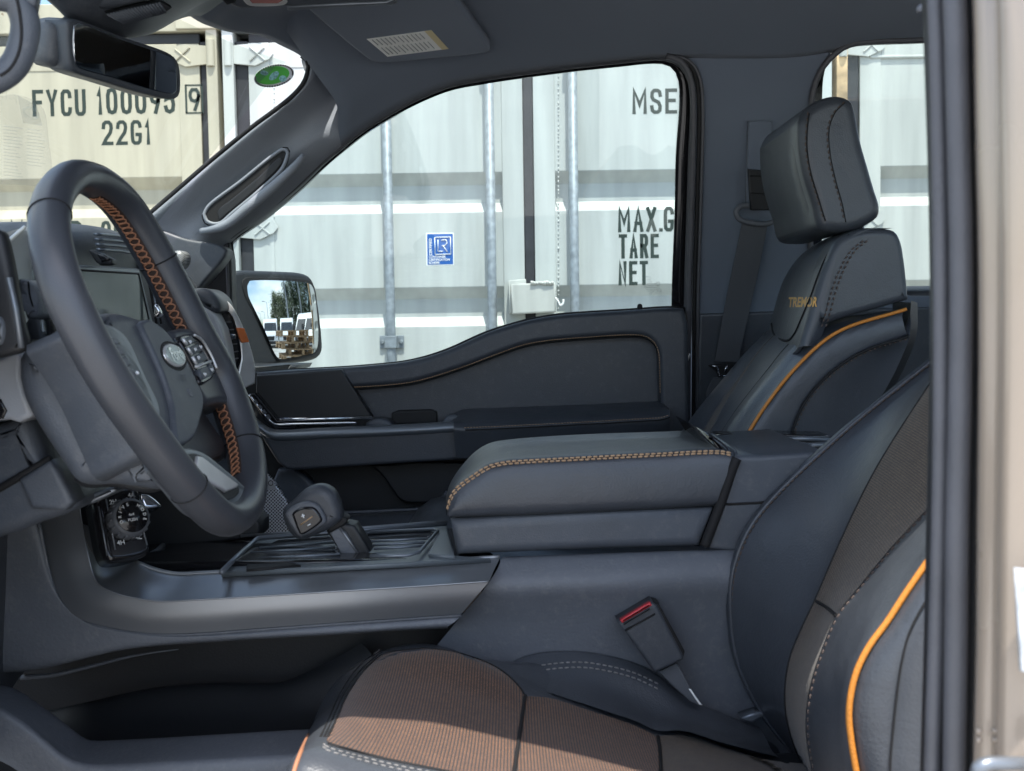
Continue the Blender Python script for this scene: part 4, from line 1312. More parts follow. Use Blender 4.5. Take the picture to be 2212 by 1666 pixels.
# emblem
ec = PW(375, 769, .008)
def ell(a, b, off, n=40):
    return [ec + WN * off + E1 * (a * math.cos(2 * math.pi * k / n)) + E2 * (b * math.sin(2 * math.pi * k / n)) for k in range(n)]
slab_pts('emblem_recess', ell(.0365, .0155, .0006), WN, .003, M['black'], swl, r=.001)
em = slab_pts('emblem', ell(.0315, .0122, .0022), WN, .004, M['silver'], swl, r=.002)
slab_pts('emblem_ring', ell(.0280, .0100, .0028), WN, .002, pbr('emblem enamel', (.45, .50, .50), .35, .6), em, r=.0006)
text('lettering', 'Ford', ec + WN * .0034 - E1 * .0185 - E2 * .0052, E1, E2, .0185, M['chrome'], em, sx=1.05, depth=0, bold=.01)
text('lettering', 'SRS', PW(397, 822, .0095), E1, E2, .010, M['plastic_gr'], swl, depth=0, bold=.01)
slab_pts('airbag_mark', [PW(412, 848, .0088) + E1 * a + E2 * b for a, b in ((-.004, -.004), (.004, -.004), (.005, .004), (-.005, .004))], WN, .002, M['plastic_gr'], swl, r=.0006)
# right spoke and its buttons
slabN('spoke', c2([(372, 712), (400, 705), (432, 714), (462, 745), (492, 800), (508, 850), (508, 872), (480, 868), (452, 872), (436, 850), (400, 780)], 50), WC + WN * .004, WN, .03, M['leather_rim'], swl, r=.008, seg=5)
bp = slabN('button_panel', c2([(386, 727), (400, 721), (418, 720), (433, 731), (450, 760), (467, 795), (467, 810), (455, 822), (437, 830), (425, 800), (404, 760)], 50), WC + WN * .0075, WN, .01, M['gloss'], swl, r=.003)
for q in ([(396, 731), (414, 725), (424, 738), (408, 746)], [(410, 750), (428, 742), (437, 757), (420, 766)], [(422, 768), (440, 760), (450, 776), (428, 786)], [(430, 797), (448, 790), (456, 812), (440, 820)], [(450, 789), (460, 786), (465, 803), (458, 811)]):
    slabN('wheel_button', q, WC + WN * .0105, WN, .006, M['plastic'], bp, r=.0015)
tube('button_trim', cat([PW(u, v, .0095) for u, v in ((420, 724), (438, 738), (458, 772), (468, 796))], 24), .0016, M['silver'], bp, seg=6)
tube('button_trim', [PW(423, 793, .0095), PW(455, 781, .0095)], .0016, M['silver'], bp, seg=6)
for q in (((395, 733), (403, 745)), ((405, 752), (414, 766)), ((415, 771), (424, 787))):
    tube('button_edge', [PW(*q[0], .010), PW(*q[1], .010)], .0018, M['silver'], bp, seg=6)
gA = Acc()
for u, v in ((411, 738), (422, 754), (429, 772), (434, 749), (443, 808), (458, 798)):
    for k in range(3):
        c = PW(u + k * 1.6 - 1.6, v + (k % 2) * 2.2, .0122)
        gA.tube([c - E2 * .0012, c + E2 * .0012], .0007, 5)
gA.build('button_print', M['white_print'], bp)
# left spoke trim and buttons
slabN('spoke_trim', c2([(222, 697), (245, 703), (266, 718), (283, 742), (314, 811), (343, 871), (348, 900)], 30) + c2([(334, 905), (323, 863), (290, 783), (263, 735), (236, 716), (222, 712)], 30), WC + WN * .0075, WN, .012, M['satin_dk'], swl, r=.003)
lbp = slabN('button_panel', [(205, 705), (236, 716), (263, 735), (290, 783), (323, 863), (333, 900), (322, 912), (290, 860), (240, 780)], WC + WN * .0045, WN, .02, M['gloss'], swl, r=.003)
for q in ([(240, 728), (254, 732), (262, 742), (248, 744)], [(250, 748), (262, 748), (272, 766), (262, 768)], [(264, 772), (274, 770), (284, 790), (274, 792)], [(276, 797), (286, 796), (298, 820), (288, 824)], [(290, 830), (300, 828), (316, 862), (306, 866)]):
    slabN('wheel_button', q, WC + WN * .0085, WN, .006, M['plastic_gr'], lbp, r=.0015)
tube('button_pin', [PW(296, 806, .0085), PW(296.5, 806, .010)], .0016, M['white_print'], lbp)
# lower spoke with brushed plate
slabN('lower_spoke', c2([(378, 975), (398, 964), (420, 966), (443, 975), (490, 1012), (520, 1038), (541, 1062), (540, 1078), (531, 1088), (500, 1100), (478, 1092), (455, 1076), (417, 1030), (383, 990)], 60), WC + WN * .006, WN, .03, M['satin_dk'], swl, r=.006, seg=5)
slabN('spoke_recess', c2([(392, 985), (425, 980), (470, 1015), (512, 1048), (518, 1062), (505, 1076), (485, 1080), (462, 1066), (425, 1030), (398, 1000)], 40), WC + WN * .0075, WN, .004, M['plastic_dk'], swl, r=.001)
slabN('spoke_plate', [(428, 984), (438, 986), (516, 1046), (514, 1052), (490, 1062), (482, 1056), (424, 1020), (426, 1000)], WC + WN * .0105, WN, .006, M['silver'], swl, r=.002)
# column shroud
col_o = c2([(25, 775), (36, 758), (60, 744), (96, 719), (125, 700), (150, 692), (172, 712), (200, 770), (245, 860), (300, 950), (345, 1020), (350, 1050), (335, 1064), (290, 1060), (233, 1053), (175, 1054), (150, 1044), (118, 1000), (77, 939), (52, 897), (35, 858), (26, 820)], 70)
colm = slab('steering_column', col_o, -.475, .21, M['plastic'], truck, r=.022, seg=8, label='black steering column shroud')
slab('column_underside', c2([(150, 1040), (175, 1056), (233, 1056), (330, 1067), (372, 1030), (330, 1010), (250, 1000), (180, 1000)], 40), -.45, .16, M['plastic_dk'], colm, r=.01)
key = Acc()
slab('column_bracket', [(163, 1078), (240, 1054), (252, 1060), (200, 1088), (165, 1092)], -.36, .10, M['satin_dk'], colm, r=.003)

# ------------------------------------------------------------------ centre console
# upper face, crease and lower face of the satin console frame sweeping up into the dash
inner = [(170, 1040), (176, 1120), (190, 1180), (214, 1212), (250, 1218), (293, 1215), (333, 1231), (383, 1241), (433, 1239), (560, 1233), (737, 1226), (900, 1217), (1079, 1204)]
crease = [(166, 1040), (174, 1115), (188, 1190), (201, 1240), (212, 1262), (245, 1280), (290, 1292), (345, 1299), (420, 1296), (560, 1288), (737, 1277), (900, 1267), (1057, 1256)]
lower = [(70, 1040), (86, 1130), (100, 1200), (111, 1248), (128, 1292), (165, 1333), (233, 1354), (317, 1367), (400, 1368), (560, 1357), (737, 1344), (880, 1334), (997, 1326)]
yi = [-.10, -.11, -.125, -.13, -.135, -.14] + [-.14] * 7
con = loft('center_console', [[P(u, v, .0) for u, v in inner], [P(u, v, y) for (u, v), y in zip(inner, yi)], [P(u, v + 3, y - .006) for (u, v), y in zip(inner, yi)],
                              [P(a[0] * .5 + b[0] * .5, a[1] * .5 + b[1] * .5, y - .030) for a, b, y in zip(inner, crease, yi)], [P(u, v, y - .060) for (u, v), y in zip(crease, yi)]], M['satin'], truck, nu=80, nv=40, label='satin graphite centre console frame')
loft('frame_side', [[P(u, v, y - .060) for (u, v), y in zip(crease, yi)], [P(a[0] * .5 + b[0] * .5, a[1] * .5 + b[1] * .5, y - .0585) for a, b, y in zip(crease, lower, yi)],
                    [P(u, v, y - .052) for (u, v), y in zip(lower, yi)]], M['satin'], con, nu=80, nv=20)
loft('frame_return', [[P(u, v, y - .052) for (u, v), y in zip(lower, yi)], [P(u, v, y - .02) for (u, v), y in zip(lower, yi)]], M['satin_dk'], con, nu=80, nv=4)
tube('frame_crease', cat([P(u, v, y - .060) for (u, v), y in zip(crease, yi)], 80), .0011, M['satin'], con, seg=8)
tube('frame_lip', cat([P(u, v - 1, y - .002) for (u, v), y in zip(inner[5:], yi[5:])], 50), .0026, M['satin'], con)
# second, darker band under the frame
low2 = [(-60, 1455), (0, 1453), (83, 1446), (167, 1427), (250, 1407), (333, 1396), (433, 1389), (560, 1381), (737, 1371), (860, 1363), (967, 1357)]
lowu = [(40, 1040), (84, 1132), (108, 1246), (126, 1296), (165, 1337), (233, 1358), (317, 1371), (400, 1372), (560, 1361), (737, 1348), (997, 1330)]
loft('lower_band', [[P(u, v, -.165) for u, v in lowu], [P(u, v, -.185) for u, v in lowu], [P((a[0] + b[0]) / 2, (a[1] + b[1]) / 2, -.19) for a, b in zip(lowu, low2)], [P(u, v - 3, -.188) for u, v in low2], [P(u, v, -.175) for u, v in low2], [P(u, v - 2, -.13) for u, v in low2]], M['plastic_gr'], con, nu=60, nv=26)
tube('band_edge', cat([P(u, v - 1, -.1865) for u, v in lowu[1:]], 60), .0022, M['plastic_gr'], con)
tube('band_gap', cat([P(u, v - 3.5, -.184) for u, v in lowu[1:]], 60), .0020, M['seam'], con)
# storage opening below: back wall, ledge and lip
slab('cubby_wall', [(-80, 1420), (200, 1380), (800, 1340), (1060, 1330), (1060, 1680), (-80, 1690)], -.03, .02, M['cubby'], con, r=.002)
tube('cubby_lip', cat([P(u, v, -.10) for u, v in ((45, 1464), (110, 1459), (183, 1443), (270, 1421), (330, 1410), (385, 1403))], 30), [.0035 - .0001 * k for k in range(30)], M['plastic_gr'], con)
loft('cubby_ledge', [[P(u, v, -.075) for u, v in ((100, 1536), (200, 1514), (330, 1486), (480, 1474), (600, 1474), (640, 1462), (720, 1425), (780, 1390))],
                     [P(u, v, -.085) for u, v in ((100, 1540), (200, 1518), (330, 1492), (480, 1480), (600, 1480), (645, 1470), (740, 1440), (800, 1410))],
                     [P(u, v, -.12) for u, v in ((130, 1570), (220, 1560), (330, 1550), (480, 1540), (600, 1540), (660, 1540), (760, 1530), (840, 1520))],
                     [P(u, v, -.18) for u, v in ((180, 1620), (260, 1620), (350, 1615), (480, 1610), (600, 1610), (700, 1610), (780, 1610), (860, 1610))]], M['plastic_dk'], con, nu=40, nv=20)
# grained outer wall of the opening
wt_ = [(-80, 1462), (0, 1479), (33, 1488), (67, 1509), (100, 1533), (133, 1557), (167, 1584), (187, 1597), (210, 1600), (267, 1598), (433, 1589), (653, 1576), (900, 1566)]
wc_ = [(-80, 1510), (0, 1524), (33, 1542), (67, 1566), (100, 1594), (133, 1622), (155, 1635), (175, 1642), (205, 1646), (260, 1645), (433, 1636), (640, 1624), (900, 1610)]
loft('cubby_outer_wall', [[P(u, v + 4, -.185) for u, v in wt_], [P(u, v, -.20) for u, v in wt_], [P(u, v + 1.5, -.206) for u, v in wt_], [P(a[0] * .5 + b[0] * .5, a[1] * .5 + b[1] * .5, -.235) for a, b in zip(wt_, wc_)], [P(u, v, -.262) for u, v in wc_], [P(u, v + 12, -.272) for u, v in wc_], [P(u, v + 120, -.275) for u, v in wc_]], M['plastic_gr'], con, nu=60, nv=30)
# armrest lid
far = [(964, 1076), (969, 1058), (980, 1035), (1004, 1002), (1030, 976), (1060, 960), (1104, 953), (1237, 943), (1400, 937), (1500, 934), (1528, 936)]
mid_ = [(963, 1082), (968, 1063), (980, 1042), (1007, 1011), (1036, 986), (1068, 970), (1110, 963), (1240, 955), (1404, 949), (1520, 946), (1548, 950)]
near = [(966, 1104), (968, 1085), (981, 1056), (1017, 1027), (1055, 1004), (1092, 995), (1130, 992), (1260, 985), (1420, 977), (1560, 972), (1586, 978)]
nlow = [(972, 1120), (975, 1118), (990, 1117), (1030, 1116), (1065, 1114), (1100, 1113), (1140, 1112), (1260, 1107), (1420, 1099), (1530, 1093), (1548, 1092)]
lid = loft('armrest_lid', [[P(u, v + 40, .135) for u, v in far], [P(u, v, .125) for u, v in far], [P(u, v, .05) for u, v in mid_], [P(u, v - 6, -.10) for u, v in near], [P(u, v, -.128) for u, v in near], [P(u, v + 10, -.136) for u, v in near], [P(a[0] * .5 + b[0] * .5, a[1] * .5 + b[1] * .5, -.142) for a, b in zip(near, nlow)], [P(u, v - 4, -.140) for u, v in nlow], [P(u, v, -.130) for u, v in nlow]], M['leather'], con, nu=70, nv=50)
for k, dv in enumerate((3, 8)):
    stitches('stitching', [P(u + (3 * k if i < 12 else 0), v + dv, -.1345 - .0015 * k) for i, (u, v) in enumerate(c2(near, 60)[1:])], M['tan_thread'], con, step=.0068, ln=.0056, r=.0014)
slab('console_box', [(972, 1122), (1546, 1094), (1512, 1182), (1200, 1192), (986, 1201), (978, 1160)], -.136, .25, M['plastic'], con, r=.012, seg=5)
slab('lid_end', c2([(1528, 936), (1550, 948), (1574, 968), (1588, 984)], 12) + [(1546, 1092), (1512, 1182), (1500, 1180), (1530, 1090), (1560, 985)], -.125, .25, M['gloss'], con, r=.004)
tube('lid_latch_gap', cat([P(u, v, -.138) for u, v in ((1592, 990), (1585, 1005), (1555, 1092), (1522, 1180))], 30), .006, M['seam'], con)
tube('lid_rim', cat([P(1535, 940, .11), P(1556, 952, .02), P(1577, 968, -.06), P(1590, 984, -.125), P(1588, 1000, -.135)], 24), .0024, M['satin_dk'], con)
# rear part with cup holders
rear = slab('console_rear', [(1592, 985), (1640, 985), (1780, 975), (1830, 1000), (1700, 1200), (1524, 1186), (1560, 1092)], -.134, .27, M['plastic'], con, r=.006)
tube('console_seam', [P(1560, 1090, -.1352), P(1720, 1082, -.1352)], .0015, M['seam'], con, seg=5)
slab('console_rear_top', [(1540, 942), (1560, 939), (1700, 938), (1790, 940), (1800, 990), (1600, 992)], .10, .05, M['gloss'], con, r=.003)
for cxu, cyv, yy in ((1680, 965, .02), (1735, 955, .06)):
    c = P(cxu, cyv, yy)
    tube('cup_holder_ring', [c + Vector((.042 * math.cos(k * math.pi / 12), .042 * math.sin(k * math.pi / 12), 0)) for k in range(24)], .004, M['satin_dk'], con, seg=8, closed=True)
# side panel towards the driver
def srow(u0, v0, v1, y): return [P(u0 + (1720 - u0) * f, v0 + (v1 - v0) * f, y + .05 * max(0, f - .5)) for f in (0, .02, .06, .12, .25, .5, .75, 1)]
side = loft('console_side', [srow(1090, 1203, 1180, -.120), srow(1083, 1208, 1184, -.146), srow(1076, 1226, 1200, -.156), srow(1056, 1258, 1236, -.168), srow(1040, 1280, 1258, -.1695), srow(1016, 1308, 1300, -.163), srow(992, 1336, 1360, -.156), srow(945, 1393, 1450, -.150), srow(870, 1490, 1700, -.140)], M['plastic_gr'], con, nu=50, nv=50)
# shelf behind the shifter: ribbed tray lid, bin, edges
zt = P(700, 1200, -.02).z
slab_pts('tray_base', [P(205, 1215, -.12), P(1080, 1206, -.14), P(985, 1140, .12), P(340, 1165, .12)], (0, 0, 1), .04, M['gloss'], con, r=.003)
def on_tray(u, v, h=0.0):
    return PN(u, v, P(737, 1222, -.135) + Vector((0, 0, h)), TN)
ta, tb, tcx = P(560, 1230, -.135), P(1060, 1205, -.135), P(965, 1128, .13)
TN = (tb - ta).cross(tcx - ta).normalized()
if TN.z < 0: TN = -TN
def tray(name, q, h, mat, d=.006, r=.0015):
    return slab_pts(name, [on_tray(u, v, h) for u, v in q], TN, d, mat, con, r=r, seg=3)
tray('storage_bin', [(300, 1215), (335, 1232), (383, 1240), (470, 1236), (560, 1158), (345, 1170), (345, 1185)], .001, M['black'])
tube('bin_edge', [on_tray(u, v, .006) for u, v in ((270, 1219), (300, 1212), (340, 1190), (352, 1178))], .0035, M['satin_dk'], con)
tray('tray_lid', [(478, 1236), (560, 1162), (965, 1134), (982, 1200), (1060, 1206), (740, 1222)], .004, M['tray'])
tube('tray_edge', [on_tray(u, v, .010) for u, v in ((478, 1236), (520, 1195), (556, 1163), (700, 1152), (965, 1131))], .0032, M['satin_dk'], con)
tube('tray_edge', [on_tray(u, v, .008) for u, v in ((520, 1158), (700, 1147), (966, 1127))], .0022, M['satin'], con)
for (a, b) in (((540, 1195), (725, 1182)), ((560, 1184), (722, 1172)), ((535, 1208), (735, 1197)), ((790, 1152), (940, 1144)), ((800, 1170), (925, 1163)), ((805, 1178), (920, 1172)), ((808, 1186), (915, 1179))):
    tube('tray_rib', [on_tray(*a, .0075), on_tray(*b, .0075)], .0017, M['satin_dk'], con, seg=8)
tray('tray_pocket', [(575, 1178), (600, 1166), (712, 1158), (722, 1168), (590, 1180)], .0055, M['gloss'], .003)
tray('tray_pocket', [(790, 1166), (792, 1154), (930, 1147), (940, 1150), (920, 1164)], .0055, M['gloss'], .003)
tray('tray_pocket', [(533, 1215), (610, 1212), (650, 1220), (560, 1228), (532, 1230)], .0065, M['black'], .003)
tray('tray_plate', [(925, 1196), (948, 1145), (966, 1142), (982, 1200)], .0085, M['tray'], .006)
tube('tray_frame', [on_tray(u, v, .011) for u, v in ((800, 1202), (880, 1200), (905, 1193), (945, 1148), (935, 1143), (800, 1150))], .0022, M['satin_dk'], con)
# gear shifter
sh0 = P(680, 1110, -.05)
lev = slab('gear_shifter', [(704, 1148), (735, 1130), (766, 1136), (806, 1202), (800, 1208), (783, 1212), (748, 1219), (738, 1200)], -.080, .035, M['plastic_dk'], truck, r=.004, label='black gear shifter with plus and minus buttons')
slab('lever_trim', [(712, 1152), (732, 1140), (748, 1152), (782, 1209), (748, 1218)], -.084, .006, M['plastic_gr'], lev, r=.002)
tube('lever_edge', [P(733, 1139, -.0845), P(752, 1165, -.0845), P(782, 1209, -.0845)], .0014, M['satin'], lev, seg=8)
kn_ = c2([(609, 1107), (613, 1096), (626, 1085), (657, 1057), (681, 1048), (701, 1049), (720, 1061), (730, 1080), (737, 1102), (738, 1120), (728, 1131), (709, 1144), (673, 1160), (650, 1167), (634, 1160), (620, 1143), (611, 1122)], 60)
slab('shifter_knob', [(u - 2, v + 3) for u, v in kn_], -.106, .026, M['pad'], lev, r=.012, seg=6)
kf = c2([(614, 1112), (620, 1103), (640, 1090), (660, 1084), (684, 1090), (700, 1114), (704, 1128), (694, 1138), (655, 1160), (645, 1160), (634, 1148), (622, 1130)], 50)
slab('knob_bezel', kf, -.114, .012, M['plastic_gr'], lev, r=.005, seg=5)
slab('knob_button', c2([(630, 1112), (634, 1106), (652, 1097), (664, 1096), (678, 1098), (690, 1112), (695, 1126), (690, 1132), (655, 1155), (648, 1155), (640, 1140)], 40), -.119, .01, M['gloss'], lev, r=.003)
tube('button_line', [P(649, 1134, -.1195), P(675, 1116, -.1195)], .0010, M['tan_thread'], lev, seg=6)
pA = Acc()
for a, b in (((651, 1116), (658, 1113)), ((653, 1110.5), (656.5, 1119)), ((664, 1136), (671, 1132))):
    pA.tube([P(*a, -.1200), P(*b, -.1200)], .0009, 5)
pA.build('button_print', M['white_print'], lev)
slab('knob_collar', [(700, 1135), (735, 1112), (750, 1124), (742, 1136), (712, 1152)], -.088, .03, M['black'], lev, r=.003)
tube('knob_accent', [P(737, 1083, -.06), P(723, 1092, -.06), (P(730, 1113, -.06))], .0018, M['satin'], lev, seg=6)
# drive mode switch panel
dm0 = P(270, 1130, -.16)
dmn = Vector((.66, -.66, .36)).normalized()
dmp = slabN('drive_mode_panel', c2([(205, 1085), (225, 1066), (265, 1056), (298, 1056), (306, 1090), (318, 1150), (326, 1180), (322, 1196), (300, 1206), (258, 1214), (238, 1212), (226, 1190), (212, 1120)], 60), dm0, dmn, .03, M['gloss'], truck, r=.006, seg=4, label='black drive mode panel with round knob')
for q in (((229, 1078), (249, 1188)), ((213, 1094), (232, 1200)), ((286, 1060), (318, 1178))):
    tube('panel_line', [PN(*q[0], dm0 + dmn * .0008, dmn), PN(*q[1], dm0 + dmn * .0008, dmn)], .0010, M['satin_dk'], dmp, seg=6)
kc = PN(272, 1124, dm0, dmn)
ka = [kc + dmn * h for h in (0, .003, .015, .0175)]
knob = tube('mode_knob', ka, [.0245, .0235, .0225, .020], M['plastic_gr'], dmp, seg=32)
e1k = dmn.cross(EZ).normalized(); e2k = e1k.cross(dmn).normalized()
if e2k.z < 0: e1k, e2k = -e1k, -e2k
if e1k.cross(e2k).dot(dmn) < 0: e1k = -e1k
tube('knob_face', [kc + dmn * .0177, kc + dmn * .0183], [.0188, .0186], M['gloss'], dmp, seg=32)
gr = Acc()
for k in range(16):
    a = k * math.pi / 8
    d = e1k * math.cos(a) + e2k * math.sin(a)
    gr.tube([kc + d * .0236 + dmn * .003, kc + d * .0228 + dmn * .014], .0016, 6)
gr.build('knob_grip', M['plastic_gr'], dmp)
for i, ch in enumerate('DRIVE MODE'):
    a = rad(200 - i * 24.5)
    if ch == ' ': continue
    d = e1k * math.cos(a) + e2k * math.sin(a)
    tdir = e1k * math.sin(a) - e2k * math.cos(a)
    text('lettering', ch, kc + d * .0132 + dmn * .0188 - tdir * .0014, tdir, d, .0052, M['white_print'], dmp, depth=0, bold=.02)
text('lettering', '4x4', kc + dmn * .0188 - e1k * .0042 + e2k * .001, e1k, e2k, .0045, M['white_print'], dmp, depth=0, bold=.02)
text('lettering', 'PUSH', kc + dmn * .0188 - e1k * .0062 - e2k * .0055, e1k, e2k, .0048, M['white_print'], dmp, depth=0, bold=.02)
for s, u, v in (('2H', 237, 1090), ('4A', 277, 1075), ('4H', 254, 1178), ('4L', 294, 1166)):
    text('lettering', s, PN(u, v, dm0 + dmn * .0014, dmn), e1k, e2k, .0075, M['white_print'], dmp, depth=0, bold=.02)
tube('mode_light', [PN(240, 1097, dm0 + dmn * .0006, dmn), PN(240, 1097, dm0 + dmn * .0018, dmn)], .0020, pbr('orange lamp', (.8, .16, .03), .4), dmp, seg=10)
slabN('chrome_switch', c2([(305, 1066), (322, 1068), (345, 1085), (352, 1094), (330, 1100), (312, 1098), (303, 1080)], 24), dm0 + Vector((-.02, .08, 0)), dmn, .02, M['chrome'], dmp, r=.004)
# lower stack behind the switches
slab('stack_panel', [(150, 1040), (420, 1000), (560, 1130), (560, 1160), (330, 1190), (170, 1130)], .06, .06, M['plastic_dk'], dash, r=.004)
slab('dash_corner', c2([(296, 478), (345, 495), (400, 515), (470, 528), (490, 540), (440, 610), (400, 650), (320, 600), (296, 478)], 40)[:-1], .665, .05, M['plastic'], dash, r=.006)
slab('glove_panel', [(330, 800), (500, 830), (520, 960), (500, 1170), (330, 1190)], .56, .05, M['plastic'], dash, r=.01)

# ------------------------------------------------------------------ passenger seat
pr0 = [(1830, 1000), (1880, 900), (1935, 800), (1966, 720), (1968, 650)]
pr1 = [(1690, 1000), (1735, 875), (1795, 805), (1870, 757), (1962, 728)]
pr2 = [(1590, 985), (1650, 885), (1725, 790), (1810, 718), (1960, 668)]
pr3 = [(1540, 985), (1600, 890), (1678, 795), (1750, 722), (1860, 680)]
pr4 = [(1525, 985), (1585, 890), (1655, 800), (1700, 745), (1770, 690)]
pr5 = [(1490, 985), (1540, 895), (1600, 810), (1650, 745), (1720, 680)]
pr6 = [(1440, 985), (1500, 897), (1563, 822), (1625, 752), (1690, 690)]
pr7 = [(1560, 985), (1620, 897), (1690, 822), (1750, 752), (1800, 690)]
L = lambda r, y: [P(u, v, y) for u, v in r]
LP = lambda r, y, h: [P(u, v, y) + Vector((0, -h * .4, h)) for u, v in r]
pseat = loft('passenger_seat', [L(pr0, .20), L(pr1, .165), L([(u - 12, v + 6) for u, v in pr2], .168), L(pr2, .178), L([(u - 14, v) for u, v in pr2], .20), L(pr3, .235), L(pr4, .30), L(pr5, .50), L(pr6, .62), L(pr7, .66)], M['leather'], truck, nu=40, nv=60, label='black leather passenger seat with orange piping')
tube('piping', cat(L([(u - 2, v) for u, v in pr2], .166), 50), .0026, M['orange'], pseat)
tube('side_seam', cat(L(pr1, .160), 40), .0022, M['seam'], pseat, seg=6)
stitches('stitching', cat(L([(u + 5, v + 3) for u, v in pr1], .160), 40), M['dk_thread'], pseat, step=.0075, ln=.004, r=.0010)
loft('mesh_insert', [L([(u + 2, v - 1) for u, v in pr4], .296), L([((a[0] + b[0]) / 2 + 2, (a[1] + b[1]) / 2) for a, b in zip(pr4, pr5)], .40), L(pr5, .496)], M['fabric_b'], pseat, nu=30, nv=20)
for a in (0,):
    tube('insert_seam', cat(L([(u + 3, v) for u, v in pr4], .292), 30), .0014, M['seam'], pseat, seg=6)
# shoulder pad: inboard outline, front outline, outboard
sh_side = [(1766, 709), (1808, 692), (1880, 671), (1965, 647), (1956, 560), (1948, 520), (1935, 499), (1900, 493), (1850, 499), (1812, 518), (1790, 560), (1774, 620), (1764, 670)]
slab('shoulder_side', c2(sh_side[:4], 20)[:-1] + c2(sh_side[3:], 50) , .197, .06, M['leather'], pseat, r=.010, seg=5)
f1 = [(1728, 748), (1748, 690), (1770, 620), (1792, 560), (1818, 520), (1852, 499), (1890, 493)]
f2 = [(1720, 760), (1732, 715), (1751, 645), (1774, 575), (1803, 528), (1840, 502), (1880, 493)]
f3 = [(1690, 770), (1704, 712), (1726, 638), (1752, 568), (1784, 524), (1824, 501), (1868, 493)]
f4 = [(1656, 735), (1662, 712), (1674, 665), (1694, 605), (1731, 553), (1790, 515), (1850, 500)]
f5 = [(1670, 735), (1680, 712), (1694, 665), (1720, 605), (1760, 553), (1815, 515), (1870, 500)]
shp = loft('shoulder_pad', [L([(u + 40, v) for u, v in f1], .205), L([(u + 12, v) for u, v in f1], .197), L(f1, .200), L(f2, .222), L(f3, .32), L([((a[0] + b[0]) / 2 - 2, (a[1] + b[1]) / 2) for a, b in zip(f3, f4)], .47), L(f4, .60), L(f5, .64)], M['leather'], pseat, nu=30, nv=40)
tube('shoulder_roll', cat([P(1657, 726, .59), P(1664, 748, .50), P(1688, 766, .38), P(1708, 769, .28), P(1722, 760, .215), P(1738, 738, .205), P(1764, 712, .203)], 40), [.009] * 24 + [.009 - .0005 * k for k in range(16)], M['leather'], pseat, seg=12)
se = [(1667, 700), (1673, 724), (1690, 735), (1704, 735), (1716, 722), (1735, 680), (1752, 640), (1768, 595), (1785, 556), (1806, 526), (1835, 508)]
tube('pad_seam', drape(shp, cat([P(u, v, .45) for u, v in se], 60), .0004), .0022, M['seam'], pseat, seg=6)
for dx in (0, 9):
    stitches('stitching', cat([P(u + dx, v, .1945) for u, v in ((1776, 703), (1786, 670), (1800, 620), (1818, 575), (1840, 540), (1872, 515))], 40), M['dk_thread'], pseat, step=.0075, ln=.0048, r=.0012)
# embroidery laid onto the pad
emb = text('embroidery', 'TREMOR', P(1702, 663, .30), EX, P(1704.5, 641, .30) - P(1702, 663, .30),   .0215, M['gold_thread'], pseat, sx=.54, bold=.035, depth=.0)
co = drape(shp, [v.co.copy() for v in emb.data.vertices], .0012)
for v, c in zip(emb.data.vertices, co): v.co = c
# headrest
hs = [(1727, 262), (1741, 234), (1768, 215), (1800, 205), (1826, 207), (1844, 218), (1853, 245), (1859, 278), (1867, 315), (1878, 353), (1893, 405), (1905, 446), (1902, 466), (1882, 482), (1850, 497), (1810, 501), (1774, 493), (1758, 440), (1737, 370), (1728, 310)]
slab('headrest', c2(hs + hs[:1], 80)[:-1], .258, .26, M['leather'], pseat, r=.017, seg=8)
h1 = [(1738, 236), (1731, 262), (1730, 312), (1738, 370), (1758, 434), (1771, 480)]
h2 = [(1724, 250), (1715, 275), (1712, 318), (1718, 372), (1737, 438), (1752, 486)]
h3 = [(1705, 265), (1693, 290), (1690, 325), (1694, 376), (1712, 442), (1735, 494)]
h4 = [(1702, 262), (1686, 285), (1673, 325), (1671, 370), (1681, 433), (1712, 492)]
h5 = [(1730, 262), (1714, 285), (1702, 325), (1700, 370), (1710, 433), (1735, 480)]
loft('headrest_face', [L([(u + 22, v) for u, v in h1], .275), L(h1, .275), L(h2, .30), L(h3, .40), L(h4, .51), L(h5, .545)], M['leather'], pseat, nu=30, nv=30)
for q in ([(1745, 245), (1741, 280), (1740, 320), (1748, 372), (1766, 432), (1780, 478)], [(1822, 222), (1800, 245), (1788, 280), (1790, 330), (1802, 390), (1816, 440), (1824, 480)]):
    stitches('stitching', cat(L(q, .2572), 40), M['dk_thread'], pseat, step=.0085, ln=.0055, r=.0010)
    tube('headrest_seam', cat(L([(u + 3, v) for u, v in q], .2582), 40), .0012, M['seam'], pseat, seg=5)
tube('headrest_post', [P(1855, 484, .32), P(1868, 520, .32)], .006, M['chrome'], pseat)
tube('headrest_post', [P(1800, 500, .46), P(1815, 535, .46)], .006, M['chrome'], pseat)
# cushion of the passenger seat (mostly behind the console)
loft('cushion', [[Vector((x, .16, z)) for x, z in ((-.20, .86), (-.16, .95), (.1, .93), (.38, .90))], [Vector((x, .22, z)) for x, z in ((-.22, .88), (-.16, .97), (.1, .945), (.38, .91))], [Vector((x, .42, z)) for x, z in ((-.22, .88), (-.16, .955), (.1, .925), (.38, .90))], [Vector((x, .60, z)) for x, z in ((-.22, .88), (-.16, .97), (.1, .945), (.38, .91))], [Vector((x, .66, z)) for x, z in ((-.20, .86), (-.16, .94), (.1, .92), (.38, .90))]], M['leather'], pseat, nu=24, nv=24)

